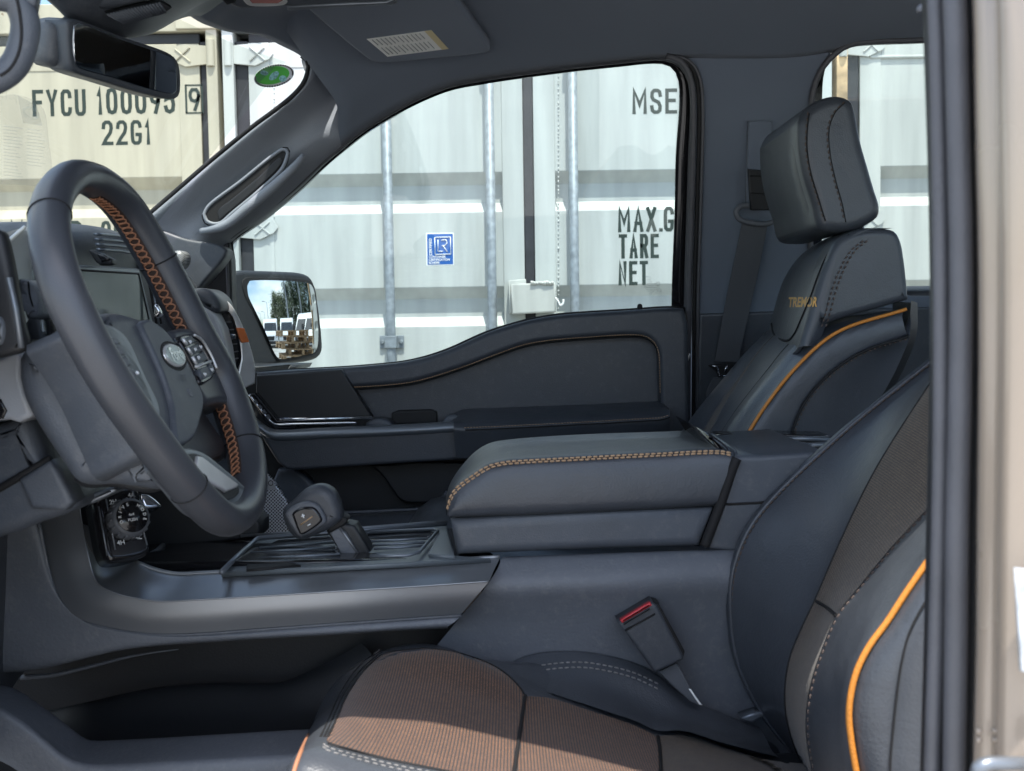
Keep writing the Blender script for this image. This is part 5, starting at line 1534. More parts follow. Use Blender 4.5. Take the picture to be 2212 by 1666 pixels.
# ------------------------------------------------------------------ driver seat
# backrest: curves from the bottom of the backrest upwards, inboard to outboard
d0 = [(1800, 1690), (1720, 1600), (1660, 1500), (1640, 1400), (1660, 1290), (1740, 1150), (1860, 1010), (2050, 840), (2250, 690)]
d1 = [(1760, 1690), (1690, 1608), (1625, 1518), (1582, 1420), (1568, 1310), (1574, 1230), (1618, 1125), (1790, 950), (2010, 772), (2200, 630)]
d2 = [(1768, 1690), (1700, 1610), (1640, 1522), (1600, 1420), (1588, 1315), (1598, 1230), (1645, 1130), (1815, 958), (2020, 790), (2210, 650)]
d3 = [(1755, 1690), (1716, 1600), (1700, 1522), (1708, 1432), (1735, 1361), (1765, 1297), (1820, 1170), (1893, 1020), (2005, 842), (2110, 690)]
d4 = [(1760, 1690), (1744, 1590), (1745, 1527), (1758, 1461), (1781, 1394), (1808, 1331), (1851, 1277), (1920, 1192), (1998, 1108), (2200, 890)]
d5 = [(1815, 1690), (1800, 1600), (1800, 1530), (1812, 1460), (1835, 1400), (1870, 1335), (1910, 1275), (1960, 1215), (2040, 1120), (2220, 930)]
d6 = [(1856, 1690), (1841, 1600), (1836, 1544), (1841, 1494), (1855, 1444), (1881, 1394), (1918, 1344), (1955, 1287), (1987, 1240), (2150, 1010)]
d7 = [(1925, 1690), (1925, 1644), (1930, 1590), (1935, 1540), (1942, 1480), (1950, 1430), (1965, 1370), (1995, 1310), (2050, 1230), (2200, 1060)]
d8 = [(2100, 1690), (2100, 1644), (2100, 1590), (2100, 1540), (2105, 1480), (2110, 1430), (2120, 1370), (2150, 1310), (2200, 1230), (2300, 1060)]
dseat = loft('driver_seat', [L(d0, -.13), L(d1, -.145), L(d2, -.165), L([((a[0] + b[0]) / 2, (a[1] + b[1]) / 2) for a, b in zip(d2, d3)], -.215), L(d3, -.28), L(d4, -.44), L([((a[0] + b[0]) / 2 - 6, (a[1] + b[1]) / 2) for a, b in zip(d4, d5)], -.50), L(d5, -.555), L(d6, -.602), L(d7, -.625), L(d8, -.62)], M['leather'], truck, nu=60, nv=80, label='black leather driver seat with brown mesh centre and orange piping')
tube('piping', cat(L([(u - 2, v) for u, v in d6], -.606), 70)[:58], .0025, M['orange'], dseat)
# mesh centre of the backrest in two panels with the seam between
def mixr(a, b, f): return [(p[0] + (q[0] - p[0]) * f, p[1] + (q[1] - p[1]) * f) for p, q in zip(a, b)]
ins4 = loft('mesh_insert', [L([(u - 3, v - 1) for u, v in d3], -.286), L([(u - 5, v) for u, v in mixr(d3, d4, .25)], -.322), L([(u - 6, v) for u, v in mixr(d3, d4, .5)], -.362), L([(u - 5, v) for u, v in mixr(d3, d4, .75)], -.402), L([(u - 3, v) for u, v in d4], -.446)], M['fabric_b'], dseat, nu=50, nv=24)
drape_obj(ins4, dseat, .0042)
tube('insert_seam', drape(dseat, cat(L([(u - 4, v) for u, v in d3], -.288), 60), .003), .0015, M['seam'], dseat, seg=6)
stitches('stitching', drape(dseat, cat(L([(u + 2, v) for u, v in d4], -.452), 60), .003), M['dk_thread'], dseat, step=.007, ln=.0045, r=.0009)
tube('cross_seam', drape(dseat, cat([P(1763, 1299, -.300), P(1785, 1312, -.36), P(1806, 1330, -.452)], 16), .004), .0018, M['seam'], dseat, seg=6)
for k, dx in enumerate((6, 15)):
    stitches('stitching', cat(L([(u + dx, v + 3) for u, v in d1], -.152 - .008 * k), 80), M['lt_thread' if k == 0 else 'dk_thread'], dseat, step=.007, ln=.005, r=.0009)
tube('bolster_seam', cat(L([(u + 10, v + 3) for u, v in d1], -.157), 80), .0026, M['leather'], dseat, seg=8)
tube('side_seam', cat(L([(u - 2, v) for u, v in d7], -.6262), 40), .0009, M['seam'], dseat, seg=6)
# cushion: curves from the nose rearwards, inboard to outboard
c0 = [(660, 1720), (700, 1560), (760, 1470), (850, 1425), (1000, 1430), (1150, 1460), (1300, 1470), (1450, 1540), (1700, 1650)]
c1 = [(650, 1700), (693, 1527), (737, 1460), (837, 1402), (937, 1393), (1070, 1433), (1250, 1440), (1400, 1480), (1660, 1600)]
c3 = [(640, 1700), (672, 1570), (745, 1500), (787, 1452), (870, 1410), (990, 1413), (1104, 1464), (1250, 1525), (1420, 1590), (1670, 1655)]
c5 = [(618, 1720), (638, 1636), (684, 1596), (725, 1600), (800, 1632), (900, 1650), (1050, 1680), (1250, 1720), (1500, 1780), (1800, 1800)]
c6 = [(610, 1740), (618, 1670), (645, 1638), (690, 1640), (800, 1672), (900, 1690), (1050, 1720), (1250, 1760), (1500, 1820), (1800, 1850)]
c7 = [(608, 1860), (612, 1800), (630, 1740), (690, 1740), (800, 1772), (900, 1790), (1050, 1820), (1250, 1860), (1500, 1920), (1800, 1950)]
cush = loft('cushion', [L(c0, -.13), L(c1, -.15), L(mixr(c1, c3[:9], .5), -.185), L(c3, -.235), L(mixr(c3, c5, .3), -.315), L(mixr(c3, c5, .65), -.42), L(c5, -.545), L(c6, -.60), L(c7, -.63)], M['leather'], dseat, nu=60, nv=60)
# front fabric panel and the two rear ones follow the same surface, slightly proud
a1 = [(752, 1500), (787, 1450), (827, 1415), (870, 1406), (917, 1402), (970, 1407), (1020, 1420), (1070, 1441), (1104, 1466), (1124, 1488), (1134, 1504)]
a2 = [(735, 1535), (760, 1495), (800, 1458), (845, 1446), (900, 1442), (955, 1447), (1005, 1458), (1055, 1476), (1096, 1500), (1120, 1518), (1132, 1530)]
a3 = [(720, 1568), (740, 1535), (775, 1510), (820, 1500), (875, 1500), (935, 1506), (990, 1518), (1040, 1532), (1085, 1548), (1112, 1558), (1128, 1566)]
a4 = [(707, 1592), (722, 1575), (750, 1566), (800, 1566), (860, 1572), (920, 1580), (975, 1590), (1030, 1600), (1076, 1606), (1105, 1610), (1121, 1614)]
a5 = [(708, 1606), (725, 1612), (755, 1620), (800, 1632), (850, 1644), (905, 1655), (960, 1666), (1010, 1676), (1060, 1684), (1092, 1690), (1108, 1692)]
ys = [-.215, -.29, -.375, -.46, -.552]
ins1 = loft('mesh_insert', [L(a, y) for a, y in zip((a1, a2, a3, a4, a5), ys)], M['fabric'], dseat, nu=50, nv=40, label='copper mesh front panel of the driver cushion')
b1 = [(1136, 1504), (1187, 1508), (1270, 1534), (1370, 1567), (1420, 1592)]
b2 = [(1132, 1535), (1185, 1540), (1262, 1562), (1365, 1596), (1422, 1620)]
b3 = [(1128, 1585), (1180, 1590), (1255, 1608), (1360, 1640), (1425, 1660)]
b4 = [(1112, 1690), (1170, 1700), (1250, 1720), (1355, 1745), (1430, 1760)]
ins2 = loft('mesh_insert', [L(b1, -.235), L(b2, -.30), L(b3, -.39), L(b4, -.54)], M['fabric'], dseat, nu=40, nv=30)
e1_ = [(1424, 1590), (1474, 1588), (1560, 1615), (1661, 1642), (1740, 1650)]
e2_ = [(1428, 1622), (1480, 1620), (1560, 1640), (1661, 1662), (1745, 1672)]
e3_ = [(1432, 1700), (1490, 1710), (1570, 1725), (1670, 1740), (1760, 1750)]
ins3 = loft('mesh_insert', [L(e1_, -.24), L(e2_, -.30), L(e3_, -.45)], M['fabric_b'], dseat, nu=30, nv=20)
for o in (ins1, ins2, ins3): drape_obj(o, cush, .0022)
def dtube(name, px, r, mat, off=.0008, n=50, tgt=None):
    return tube(name, drape(tgt or cush, cat([P(u, v, -.35) for u, v in px], n), off), r, mat, dseat, seg=6)
dtube('insert_seam', [(1134, 1503), (1130, 1530), (1125, 1566), (1118, 1614), (1107, 1692)], .0022, M['seam'], .0018)
dtube('insert_seam', [(1421, 1591), (1425, 1621), (1428, 1680), (1432, 1760)], .0022, M['seam'], .0018)
dtube('insert_seam', [a4[0], a3[0], a2[0]] + a1, .0014, M['seam'], .0014, 80)
dtube('insert_seam', a5, .0014, M['seam'], .0014)
tube('piping', drape(cush, cat(L([(630, 1700), (634, 1672), (642, 1645), (654, 1615), (666, 1588)], -.50), 20), .0006), .0018, M['copper'], dseat)
# inboard bolster with double stitching
k1 = [(1092, 1442), (1137, 1422), (1180, 1414), (1257, 1413), (1320, 1424), (1370, 1438), (1420, 1463), (1474, 1505), (1540, 1540), (1640, 1580)]
k2 = [(1108, 1470), (1150, 1452), (1190, 1445), (1257, 1442), (1320, 1452), (1370, 1466), (1425, 1492), (1478, 1530), (1545, 1560), (1650, 1600)]
k3 = [(1122, 1490), (1160, 1482), (1200, 1480), (1260, 1488), (1320, 1506), (1372, 1526), (1425, 1550), (1480, 1566), (1560, 1595), (1665, 1630)]
k4 = [(1136, 1503), (1187, 1507), (1228, 1520), (1270, 1533), (1320, 1550), (1370, 1566), (1420, 1588), (1474, 1588), (1560, 1614), (1680, 1645)]
sbo = loft('side_bolster', [L([(u, v + 30) for u, v in k1], -.145), LP(k1, -.150, .004), LP(k2, -.168, .007), LP(k3, -.195, .007), LP(k4, -.232, .006)], M['leather'], dseat, nu=50, nv=30)
for dv in (-3, 8):
    stitches('stitching', drape(sbo, cat(L([(u + 4, v + dv - 8) for u, v in k2[:7]], -.171), 60), .0006), M['lt_thread'], dseat, step=.0068, ln=.0052, r=.0012)
for dv in (8, 15):
    stitches('stitching', drape(cush, cat([P(u, v + dv, -.5) for u, v in [(700, 1600)] + a5[:9]], 60), .0006), M['lt_thread'], dseat, step=.0062, ln=.0045, r=.0009)
for du in (7, 15):
    dtube('border_seam', [(a4[0][0] - du, a4[0][1]), (a3[0][0] - du, a3[0][1] - 3), (a2[0][0] - du, a2[0][1] - 4), (a1[0][0] - du * .9, a1[0][1] - du * .5), (787 - du * .7, 1451 - du * .8), (827 - du * .4, 1414 - du * .7)], .0011, M['seam'], .0005)
sb_ = Acc(); sb_.box((-.22, -.60, .60), (.42, -.18, .80)); sb_.build('seat_base', M['plastic_dk'], dseat, bevel=.02)
# belt buckle between seat and console
bkl = slab('seat_belt_buckle', [(1334, 1346), (1409, 1302), (1420, 1310), (1475, 1415), (1478, 1425), (1420, 1453), (1412, 1452), (1355, 1372)], -.195, .030, M['pad'], truck, r=.004, label='seat belt buckle with red button')
slab('buckle_back', [(1398, 1308), (1411, 1302), (1424, 1306), (1480, 1408), (1476, 1424), (1462, 1420)], -.190, .034, M['black'], bkl, r=.003)
slab('red_button', [(1340, 1340), (1404, 1302), (1409, 1308), (1344, 1347)], -.198, .01, M['red'], bkl, r=.002)
tube('buckle_groove', [P(1350, 1362, -.1955), P(1415, 1326, -.1955)], .0012, M['seam'], bkl, seg=6)
tube('buckle_slot', [P(1347, 1349, -.1995), P(1404, 1315, -.1995)], .0009, M['seam'], bkl, seg=6)
slab('buckle_stalk', [(1425, 1452), (1462, 1432), (1500, 1500), (1516, 1526), (1490, 1516), (1450, 1480)], -.184, .012, M['belt'], bkl, r=.002)
slab('paper_tag', [(1488, 1489), (1493, 1490), (1517, 1524), (1510, 1522)], -.20, .002, M['white_lbl'], bkl, r=.0004, seg=1)
slab('seat_rail', [(1600, 1552), (1650, 1536), (1655, 1546), (1625, 1562)], -.16, .02, M['satin_dk'], dseat, r=.003)

# ------------------------------------------------------------------ passenger B pillar, belt, rear window
bp_o = [(1498, 1000), (1497, 800), (1500, 560), (1508, 330), (1510, 240), (1508, 190), (1490, 150), (1470, 110), (1560, 100), (1700, 98), (1806, 100), (1779, 150), (1762, 190), (1752, 250), (1747, 330), (1750, 640)] + [(2020, 640), (2020, 1020)]
bpil = slab_pts('center_pillar_trim', [PG(u, v, .035) for u, v in bp_o], GN, .05, M['headliner'], truck, r=.010, seg=4, label='passenger side middle pillar trim with belt')
slab_pts('lower_pillar_trim', [PG(u, v, .045) for u, v in ((1512, 680), (1750, 672), (2010, 665), (2010, 1020), (1506, 1020))], GN, .03, M['plastic'], bpil, r=.004)
for uo, rr_ in ((0, .006), (12, .004), (20, .0035)):
    tube('door_seal', cat([PG(u + uo, v, .045) for u, v in ((1440, 122), (1466, 130), (1484, 150), (1494, 180), (1498, 240), (1495, 400), (1488, 640), (1485, 960))], 60), rr_, M['rubber'] if uo != 12 else M['black'], bpil)
rw = c2([(1776, 640), (1775, 330), (1776, 210), (1780, 160), (1791, 130), (1815, 111), (1835, 103), (1996, 94), (2300, 80)], 60)
rd = mk('rear_door', *(lambda n, a, b: (a + b, [(i, i + 1, n + i + 1, n + i) for i in range(n - 1)]))(60, [PG(u, v, .01) for u, v in rw], cat([PG(u, v, .036) for u, v in [(1752, 640), (1750, 330), (1752, 230), (1760, 185), (1776, 148), (1802, 118), (1835, 97), (1996, 86), (2300, 72)]], 60)), M['gloss'], truck, label='rear passenger door frame and window')
tube('window_seal', cat([PG(u, v, .040) for u, v in [(1752, 640), (1750, 330), (1752, 230), (1760, 185), (1776, 148), (1802, 118), (1835, 97), (1996, 86), (2300, 72)]], 60), .006, M['rubber'], rd)
slab_pts('window_glass', [PG(u, v, 0) for u, v in rw] + [PG(2300, 640, 0)], GN, .004, M['win'], rd, r=.0005, seg=1)
slab_pts('door_panel', [PG(u, v, .03) for u, v in ((1960, 632), (2400, 625), (2400, 1400), (1960, 1400))], GN, .06, M['pad'], rd, r=.015)
# belt
adj = slab_pts('seat_belt', [PG(u, v, .075) for u, v in ((1604, 478), (1659, 482), (1640, 580), (1600, 755), (1598, 783), (1543, 781), (1570, 640))], GN, .002, M['belt'], truck, r=.0005, seg=1, label='black passenger seat belt on the pillar')
slab_pts('belt_guide', [PG(u, v, .050) for u, v in ((1618, 262), (1668, 262), (1668, 450), (1612, 450))], GN, .014, M['headliner'], adj, r=.004)
slab_pts('upper_strap', [PG(u, v, .066) for u, v in ((1616, 366), (1664, 370), (1662, 455), (1622, 455))], GN, .008, M['plastic_dk'], adj, r=.003)
tube('strap_line', [PG(1619, 380, .0675), PG(1664, 382, .0675)], .0012, M['seam'], adj, seg=5)
tube('strap_line', [PG(1621, 417, .0675), PG(1663, 419, .0675)], .0012, M['seam'], adj, seg=5)
tube('belt_ring', cat([PG(u, v, .078) for u, v in ((1618, 444), (1598, 447), (1590, 460), (1598, 474), (1625, 482), (1655, 484), (1675, 476), (1680, 462), (1672, 452))], 40), .0055, M['plastic_gr'], adj)
slab_pts('latch_plate', [PG(u, v, .085) for u, v in ((1530, 790), (1545, 788), (1595, 790), (1597, 800), (1552, 815), (1545, 802))], GN, .004, M['black'], adj, r=.001)
tube('latch_metal', [PG(u, v, .090) for u, v in ((1538, 790), (1548, 792), (1553, 812), (1572, 813))], .0022, M['chrome'], adj, seg=8)
tube('latch_metal', [PG(u, v, .090) for u, v in ((1570, 790), (1566, 800), (1570, 806))], .0018, M['chrome'], adj, seg=8)
slab_pts('lower_strap', [PG(u, v, .080) for u, v in ((1540, 815), (1560, 818), (1530, 870), (1524, 850))], GN, .003, M['belt'], adj, r=.0006, seg=1)
slab_pts('pillar_clip', [PG(u, v, .06) for u, v in ((1484, 778), (1490, 764), (1493, 766), (1487, 780))], GN, .004, M['silver'], bpil, r=.0008, seg=1)

# ------------------------------------------------------------------ driver's B pillar, close to the lens on the right
VS = [-1450, -600, -60, 300, 555, 800, 1110, 1400, 1740, 3600]
def vline(us, Y):
    us = [us[0] - 8, us[0] - 3] + us + [us[-1] - 12]
    return [P(u, v, Y) + Vector((0, dy, 0)) for u, v, dy in zip(us, VS, [.075, .02] + [0] * 8)]
bpl = loft('door_pillar', [vline([2060] * 7, -.72), vline([2010, 2016, 2022, 2022, 2014, 2008, 2002], -.74), vline([1990, 2002, 2008, 2008, 2001, 1996, 1986], -.80), vline([1998, 2012, 2020, 2020, 2012, 2004, 1996], -.835), vline([2040, 2052, 2060, 2060, 2052, 2046, 2038], -.850), vline([2100, 2110, 2118, 2118, 2112, 2108, 2102], -.860)], M['plastic_dk'], truck, nu=30, nv=30, label='driver side middle pillar with rubber seals at the right edge')
tube('door_seal', cat(vline([2018, 2029, 2033, 2034, 2030, 2022, 2012], -.850), 40), .0042, M['rubber'], bpl, seg=12)
tube('door_seal', cat(vline([2060, 2071, 2077, 2076, 2069, 2066, 2061], -.862), 40), .0058, M['rubber'], bpl, seg=14)
loft('painted_pillar', [vline([2096, 2104, 2110, 2112, 2108, 2106, 2098], -.862), vline([2106, 2114, 2120, 2120, 2117, 2114, 2106], -.885), vline([2125, 2132, 2137, 2138, 2136, 2132, 2126], -.890), vline([2150, 2154, 2157, 2156, 2152, 2150, 2146], -.892), vline([2158, 2164, 2166, 2166, 2162, 2160, 2156], -.905), vline([2215, 2218, 2220, 2222, 2224, 2224, 2224], -.915), vline([2420] * 7, -.94), vline([2900] * 7, -.98)], M['beige'], bpl, nu=40, nv=50)
for u, v in ((2113, 1578), (2148, 1578), (2113, 1597), (2148, 1597)):
    c = P(u, v, -.893)
    tube('rivet', [c, c + Vector((0, -.0015, 0)), c + Vector((0, -.0022, 0))], [.0016, .0014, .0006], M['beige'], bpl, seg=10)
slab('tyre_label', [(2194, 1228), (2290, 1240), (2300, 1480), (2206, 1450)], -.925, .002, M['grey_lbl'], bpl, r=.0003, seg=1)
tube('door_striker', cat([P(2240, 1652, -.91), P(2190, 1650, -.93), P(2126, 1652, -.935), P(2114, 1660, -.935), P(2112, 1690, -.93)], 24), .0032, M['satin_dk'], bpl, seg=12)
tube('coat_hook', [P(1990, 12, -.6), P(1984, 20, -.6), P(1986, 26, -.6)], .002, M['plastic_gr'], bpl)

# ------------------------------------------------------------------ cab shell: floor, firewall, rear wall, sides
cab = Acc()
cab.box((-1.1, -.80, .50), (1.75, .95, .56))
cab.build('floor', M['carpet'], truck, smooth=False)
fw = Acc(); fw.box((-1.15, -.78, .56), (-1.08, .95, 1.15)); fw.build('firewall', M['plastic_dk'], truck, smooth=False)
bw = Acc()
bw.box((1.70, -.82, .56), (1.76, .86, 1.25)); bw.box((1.70, -.82, 1.25), (1.76, -.60, 1.80)); bw.box((1.70, .60, 1.25), (1.76, .86, 1.80)); bw.box((1.70, -.82, 1.70), (1.76, .86, 1.92))
bwo = bw.build('rear_wall', M['headliner'], truck, smooth=False)
rg = Acc(); rg.box((1.725, -.60, 1.25), (1.731, .60, 1.70)); rg.build('rear_glass', M['win'], bwo, smooth=False)
rs = Acc(); rs.box((1.15, -.70, .75), (1.65, .70, .98)); rs.box((1.5, -.70, .98), (1.69, .70, 1.45)); rs.build('rear_bench', M['leather'], truck, bevel=.05, seg=4)
slab_pts('rear_driver_door', [Vector((x, -.99, z)) for x, z in ((.62, .55), (1.75, .55), (1.75, 1.24), (.62, 1.22))], (0, -1, 0), .06, M['beige'], truck, r=.012)
slab_pts('rear_driver_glass', [Vector((x, y, z)) for x, y, z in ((.66, -.93, 1.24), (1.6, -.93, 1.25), (1.6, -.80, 1.72), (.70, -.80, 1.74))], (0, -1, .25), .005, M['win'], truck, r=.001, seg=1)
slab_pts('rocker_panel', [Vector((x, -.97, z)) for x, z in ((-.75, .38), (1.75, .38), (1.75, .52), (-.75, .52))], (0, -1, 0), .20, M['beige'], truck, r=.02)
hd = Acc(); hd.box((-2.6, -.92, .55), (-1.16, .92, 1.16)); hd.build('hood', M['beige'], truck, bevel=.08, seg=5)
bd = Acc(); bd.box((1.80, -.95, .55), (3.55, -.88, 1.22)); bd.box((1.80, .88, .55), (3.55, .95, 1.22)); bd.box((1.80, -.88, .55), (1.87, .88, 1.22)); bd.box((3.48, -.88, .55), (3.55, .88, 1.22)); bd.box((1.87, -.88, .55), (3.48, .88, .62))
bd.build('cargo_bed', M['beige'], truck, bevel=.02, seg=3)
ty = pbr('tyre rubber', (.02, .02, .021), .8, bump=.4, bscale=60)
for x in (-1.85, 2.75):
    for y in (-.86, .86):
        w_ = tube('wheel', [Vector((x, y - .13, .40)), Vector((x, y - .10, .40)), Vector((x, y + .10, .40)), Vector((x, y + .13, .40))], [.36, .40, .40, .36], ty, truck, seg=36)
        s = -1 if y < 0 else 1
        tube('rim', [Vector((x, y + s * .10, .40)), Vector((x, y + s * .134, .40))], [.26, .25], M['satin_dk'], w_, seg=24)

# the near front pillar, hinge pillar and the panels that close the far side
loft('driver_front_pillar', [[Vector((-.36, -.74, 1.72)), Vector((-.62, -.76, 1.50)), Vector((-.90, -.80, 1.24)), Vector((-1.02, -.82, 1.12))], [Vector((-.40, -.68, 1.73)), Vector((-.67, -.70, 1.52)), Vector((-.95, -.74, 1.26)), Vector((-1.07, -.76, 1.14))], [Vector((-.43, -.76, 1.76)), Vector((-.70, -.79, 1.54)), Vector((-.98, -.84, 1.28)), Vector((-1.09, -.86, 1.16))]], M['pillar'], truck, nu=24, nv=20, closed_v=True)
hp = Acc(); hp.box((-1.12, -.93, .52), (-.80, -.80, 1.14)); hp.build('hinge_pillar', M['beige'], truck, bevel=.02)
rp = Acc(); rp.box((.55, .875, .56), (1.74, .90, 1.22)); rp.build('inner_panel', M['plastic_dk'], rd, smooth=False)
rq = Acc(); rq.box((.76, .955, .55), (1.76, .985, 1.24)); rq.build('outer_skin', M['beige'], rd, bevel=.01)
loft('seat_back_shell', [L(pr0, .20), L([(u + 14, v + 4) for u, v in pr0], .30), L([(u - 6, v + 4) for u, v in pr0], .52), L([(u - 40, v) for u, v in pr0], .65)], M['plastic_dk'], pseat, nu=20, nv=16)

# ------------------------------------------------------------------ the yard behind (seen in the side mirror)
MX, MY = MC.x, MC.y
def yard(ang, dist):
    return Vector((MX + dist * math.cos(rad(ang)), MY + dist * math.sin(rad(ang)), 0))
vw = pbr('white van paint', (.78, .79, .80), .3, coat=.4)
vg = pbr('van glass', (.03, .04, .05), .05)
vk = pbr('van black plastic', (.02, .02, .022), .5)
def van(label):
    t = thing('delivery_van', (0, 0, 0), label, 'van', 'white vans parked in the yard')
    prof = [(0, .35), (0, .95), (.10, 1.12), (.75, 1.30), (1.45, 2.15), (1.65, 2.32), (1.9, 2.42), (5.4, 2.42), (5.5, 2.3), (5.5, .35)]
    V, F = [], []
    for y, k in ((-.98, 0), (.98, 1)):
        V += [Vector((x, y * (1 if z < 1.3 else .90), z)) for x, z in prof]
    n = len(prof)
    F = [tuple(range(n - 1, -1, -1)), tuple(range(n, 2 * n))] + [(i, (i + 1) % n, (i + 1) % n + n, i + n) for i in range(n)]
    mk('body', V, F, vw, t, bevel=.07, seg=4, ang=20)
    slab_pts('windshield', [Vector(p) for p in ((.80, -.80, 1.37), (1.36, -.74, 2.05), (1.36, .74, 2.05), (.80, .80, 1.37))], (-.77, 0, .64), .02, vg, t, r=.004)
    slab_pts('grille', [Vector((-.02, y, z)) for y, z in ((-.45, .62), (.45, .62), (.52, .95), (-.52, .95))], (-1, 0, 0), .05, vk, t, r=.02)
    slab_pts('bumper', [Vector((-.06, y, z)) for y, z in ((-.95, .30), (.95, .30), (.95, .58), (-.95, .58))], (-1, 0, 0), .2, vk, t, r=.05)
    for s in (-1, 1):
        slab_pts('headlight', [Vector((-.012, s * y, z)) for y, z in ((.58, .80), (.94, .84), (.94, 1.06), (.66, 1.0))], (-1, 0, 0), .08, pbr('headlight lens', (.5, .52, .55), .1), t, r=.02)
        slab_pts('side_window', [Vector((x, s * .945, z)) for x, z in ((1.0, 1.42), (1.95, 1.42), (1.95, 2.02), (1.46, 2.02))], (0, s, .09), .06, vg, t, r=.01)
        a = Acc(); a.box((.85, min(s * .98, s * 1.22), 1.35), (.98, max(s * .98, s * 1.22), 1.75)); a.build('side_mirror', vk, t, bevel=.03)
        for x in (.95, 4.4):
            w_ = tube('wheel', [Vector((x, s * .72, .34)), Vector((x, s * .98, .34)), Vector((x, s * 1.0, .34))], [.34, .34, .3], ty, t, seg=24)
            tube('rim', [Vector((x, s * .98, .34)), Vector((x, s * 1.012, .34))], [.2, .18], M['silver'], w_, seg=16)
    return t
van0 = van('white van facing the truck, leftmost in the side mirror')
spots = [(6.2, 20.5, 8, None), (12.0, 20.5, 13, 'white van parked beside the leftmost van in the side mirror'), (16.6, 15.5, 42, 'white van turned sideways behind the pallets in the side mirror'), (20.2, 15.0, 44, 'white van half hidden by the container edge in the side mirror')]
for ang, dist, rz, lab in spots:
    t = van0 if lab is None else copy_tree(van0)
    if lab: t['label'] = lab
    t.location = yard(ang, dist)
    t.rotation_euler = (0, 0, rad(rz))
wood = pbr('pallet wood', (.36, .25, .15), .85, bump=.6, bscale=40, var=.35, vscale=7)
board_me = Acc(); board_me.box((-.6, -.05, 0), (.6, .05, .018))
blk_me = Acc(); blk_me.box((-.05, -.07, 0), (.05, .07, .09))
def pallet(label):
    t = thing('pallet', (0, 0, 0), label, 'pallet', 'wooden pallets in a stack')
    b0 = board_me.build('board', wood, t, smooth=False)
    k0 = blk_me.build('block', wood, t, smooth=False)
    first = True
    for k in range(7):
        o = b0 if k == 0 else b0.copy()
        if k: COL.objects.link(o)
        o.location = (0, -.45 + .15 * k, .126)
    for y in (-.43, 0, .43):
        o = b0.copy(); COL.objects.link(o); o.location = (0, y, 0)
    for x in (-.53, 0, .53):
        o = b0.copy(); COL.objects.link(o); o.location = (x, 0, .108); o.rotation_euler = (0, 0, math.pi / 2); o.scale = (.83, 1, 1)
        for y in (-.43, 0, .43):
            if x == -.53 and y == -.43:
                k0.location = (x, y, .018); continue
            o = k0.copy(); COL.objects.link(o); o.location = (x, y, .018)
    return t
pal0 = pallet('wooden pallet at the bottom of the stack in the side mirror')
ordn = ['', 'second', 'third', 'fourth', 'fifth', 'sixth', 'seventh', 'eighth']
base = yard(15.0, 6.3)
for k in range(9):
    t = pal0 if k == 0 else copy_tree(pal0)
    if k:
        t['label'] = 'wooden pallet, %s from the bottom of the stack in the side mirror' % ordn[k] if k < 8 else 'wooden pallet on top of the stack in the side mirror'
    t.location = base + Vector((random.uniform(-.05, .05) * k * .5, random.uniform(-.06, .06) * k * .6 + .02 * k, .147 * k))
    t.rotation_euler = (0, 0, rad(90 + random.uniform(-7, 7)))
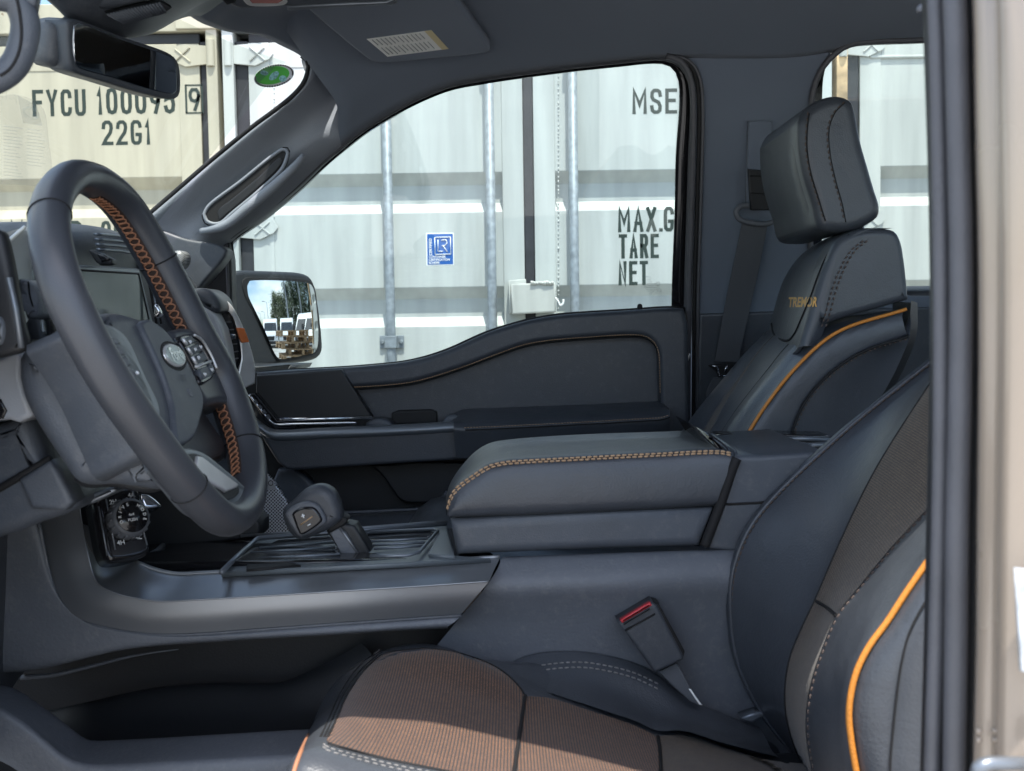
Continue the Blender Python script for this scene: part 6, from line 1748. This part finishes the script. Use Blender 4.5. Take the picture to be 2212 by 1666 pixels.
# trees
leaf_m = [pbr('tree leaf dark', (.035, .06, .022), .6, var=.4, vscale=3), pbr('tree leaf light', (.075, .10, .035), .6, var=.4, vscale=3)]
bark = pbr('bark', (.10, .08, .06), .9, bump=.6, bscale=20)
def tree(label, loc, h, w, mi, seed):
    rnd = random.Random(seed)
    t = thing('tree', loc, label, 'tree', 'trees along the edge of the yard')
    o = Vector(loc)
    A = Acc()
    A.tube([o + Vector((rnd.uniform(-.1, .1) * k, rnd.uniform(-.1, .1) * k, h * .9 * k / 6)) for k in range(7)], [.12 * (1 - k / 7) + .02 for k in range(7)], 8)
    for k in range(10):
        z = h * (.15 + .07 * k); a = rnd.uniform(0, 6.28); ln = w * .8 * (1 - k / 14)
        A.tube([o + Vector((0, 0, z)), o + Vector((math.cos(a) * ln * .6, math.sin(a) * ln * .6, z + .5)), o + Vector((math.cos(a) * ln, math.sin(a) * ln, z + 1.0))], [.07, .05, .015], 5)
    A.build('trunk', bark, t)
    V, F = [], []
    clumps = []
    for k in range(70):
        f = rnd.random()
        z = h * (.06 + .94 * f)
        rr = w * (1 - .75 * f ** 2.2) * math.sqrt(rnd.random())
        a = rnd.uniform(0, 6.28)
        clumps.append(Vector((math.cos(a) * rr, math.sin(a) * rr, z)))
    for c in clumps:
        for j in range(60):
            d = Vector((rnd.gauss(0, .34), rnd.gauss(0, .34), rnd.gauss(0, .45)))
            p = o + c + d
            s = rnd.uniform(.10, .20)
            e = Vector((rnd.gauss(0, 1), rnd.gauss(0, 1), rnd.gauss(0, 1))).normalized()
            g = e.orthogonal().normalized()
            b = len(V)
            V += [p - e * s, p + g * s * .5, p + e * s, p - g * s * .5]
            F.append((b, b + 1, b + 2, b + 3))
    mk('crown', V, F, leaf_m[mi], t, smooth=False)
for i, (ang, dist, h, w, mi) in enumerate([(8.6, 42, 7.2, 1.5, 1), (10.6, 40, 6.4, 1.6, 1), (13.0, 40, 8.0, 1.5, 0), (15.2, 38, 8.6, 1.6, 0), (17.6, 38, 8.3, 1.6, 0), (19.8, 36, 8.6, 1.5, 0), (22.2, 36, 8.8, 1.6, 0)]):
    tree(['pale green tree at the left end of the tree row in the side mirror', 'low pale green tree beside the left end of the row', 'tall dark tree third along the row in the side mirror', 'tall dark tree behind the sideways van in the side mirror', 'tallest dark tree of the row in the side mirror', 'dark tree second from the right end of the row', 'dark tree at the right end of the row, behind the container edge'][i], tuple(yard(ang, dist)), h, w, mi, i + 3)
# lamp posts
for i, (ang, dist, h) in enumerate([(12.7, 24, 14), (17.8, 24, 14.5), (5.8, 60, 8), (4.7, 90, 8), (3.4, 90, 7.6)]):
    b = yard(ang, dist)
    t = thing('lamp_post', b, ['grey lamp post before the dark trees in the side mirror', 'grey lamp post nearest the container in the side mirror', 'lamp post standing against the clouds above the leftmost van', 'distant lamp post second from the left in the side mirror', 'distant lamp post farthest left in the side mirror'][i], 'lamp post', 'lamp posts in the yard')
    tube('pole', [b, b + Vector((0, 0, h))], [.12, .07], M['galv'], t, seg=10)
    tube('lamp_arm', [b + Vector((0, 0, h)), b + Vector((-.2, -1.0, h + .25))], .05, M['galv'], t, seg=8)
    a = Acc(); c = b + Vector((-.2, -1.2, h + .25)); a.box(c - Vector((.2, .4, .06)), c + Vector((.2, .4, .06))); a.build('lamp_head', M['galv'], t, bevel=.03)

# runs of pieces too small to pick apart singly
for o in S.objects:
    if o.name.split('.')[0] in ('stitching', 'rim_stitching', 'rib', 'button_print', 'label_print', 'sheet_print', 'sticker_print', 'glass_print', 'weld_seam', 'weld_bead', 'knob_grip'):
        o['kind'] = 'stuff'
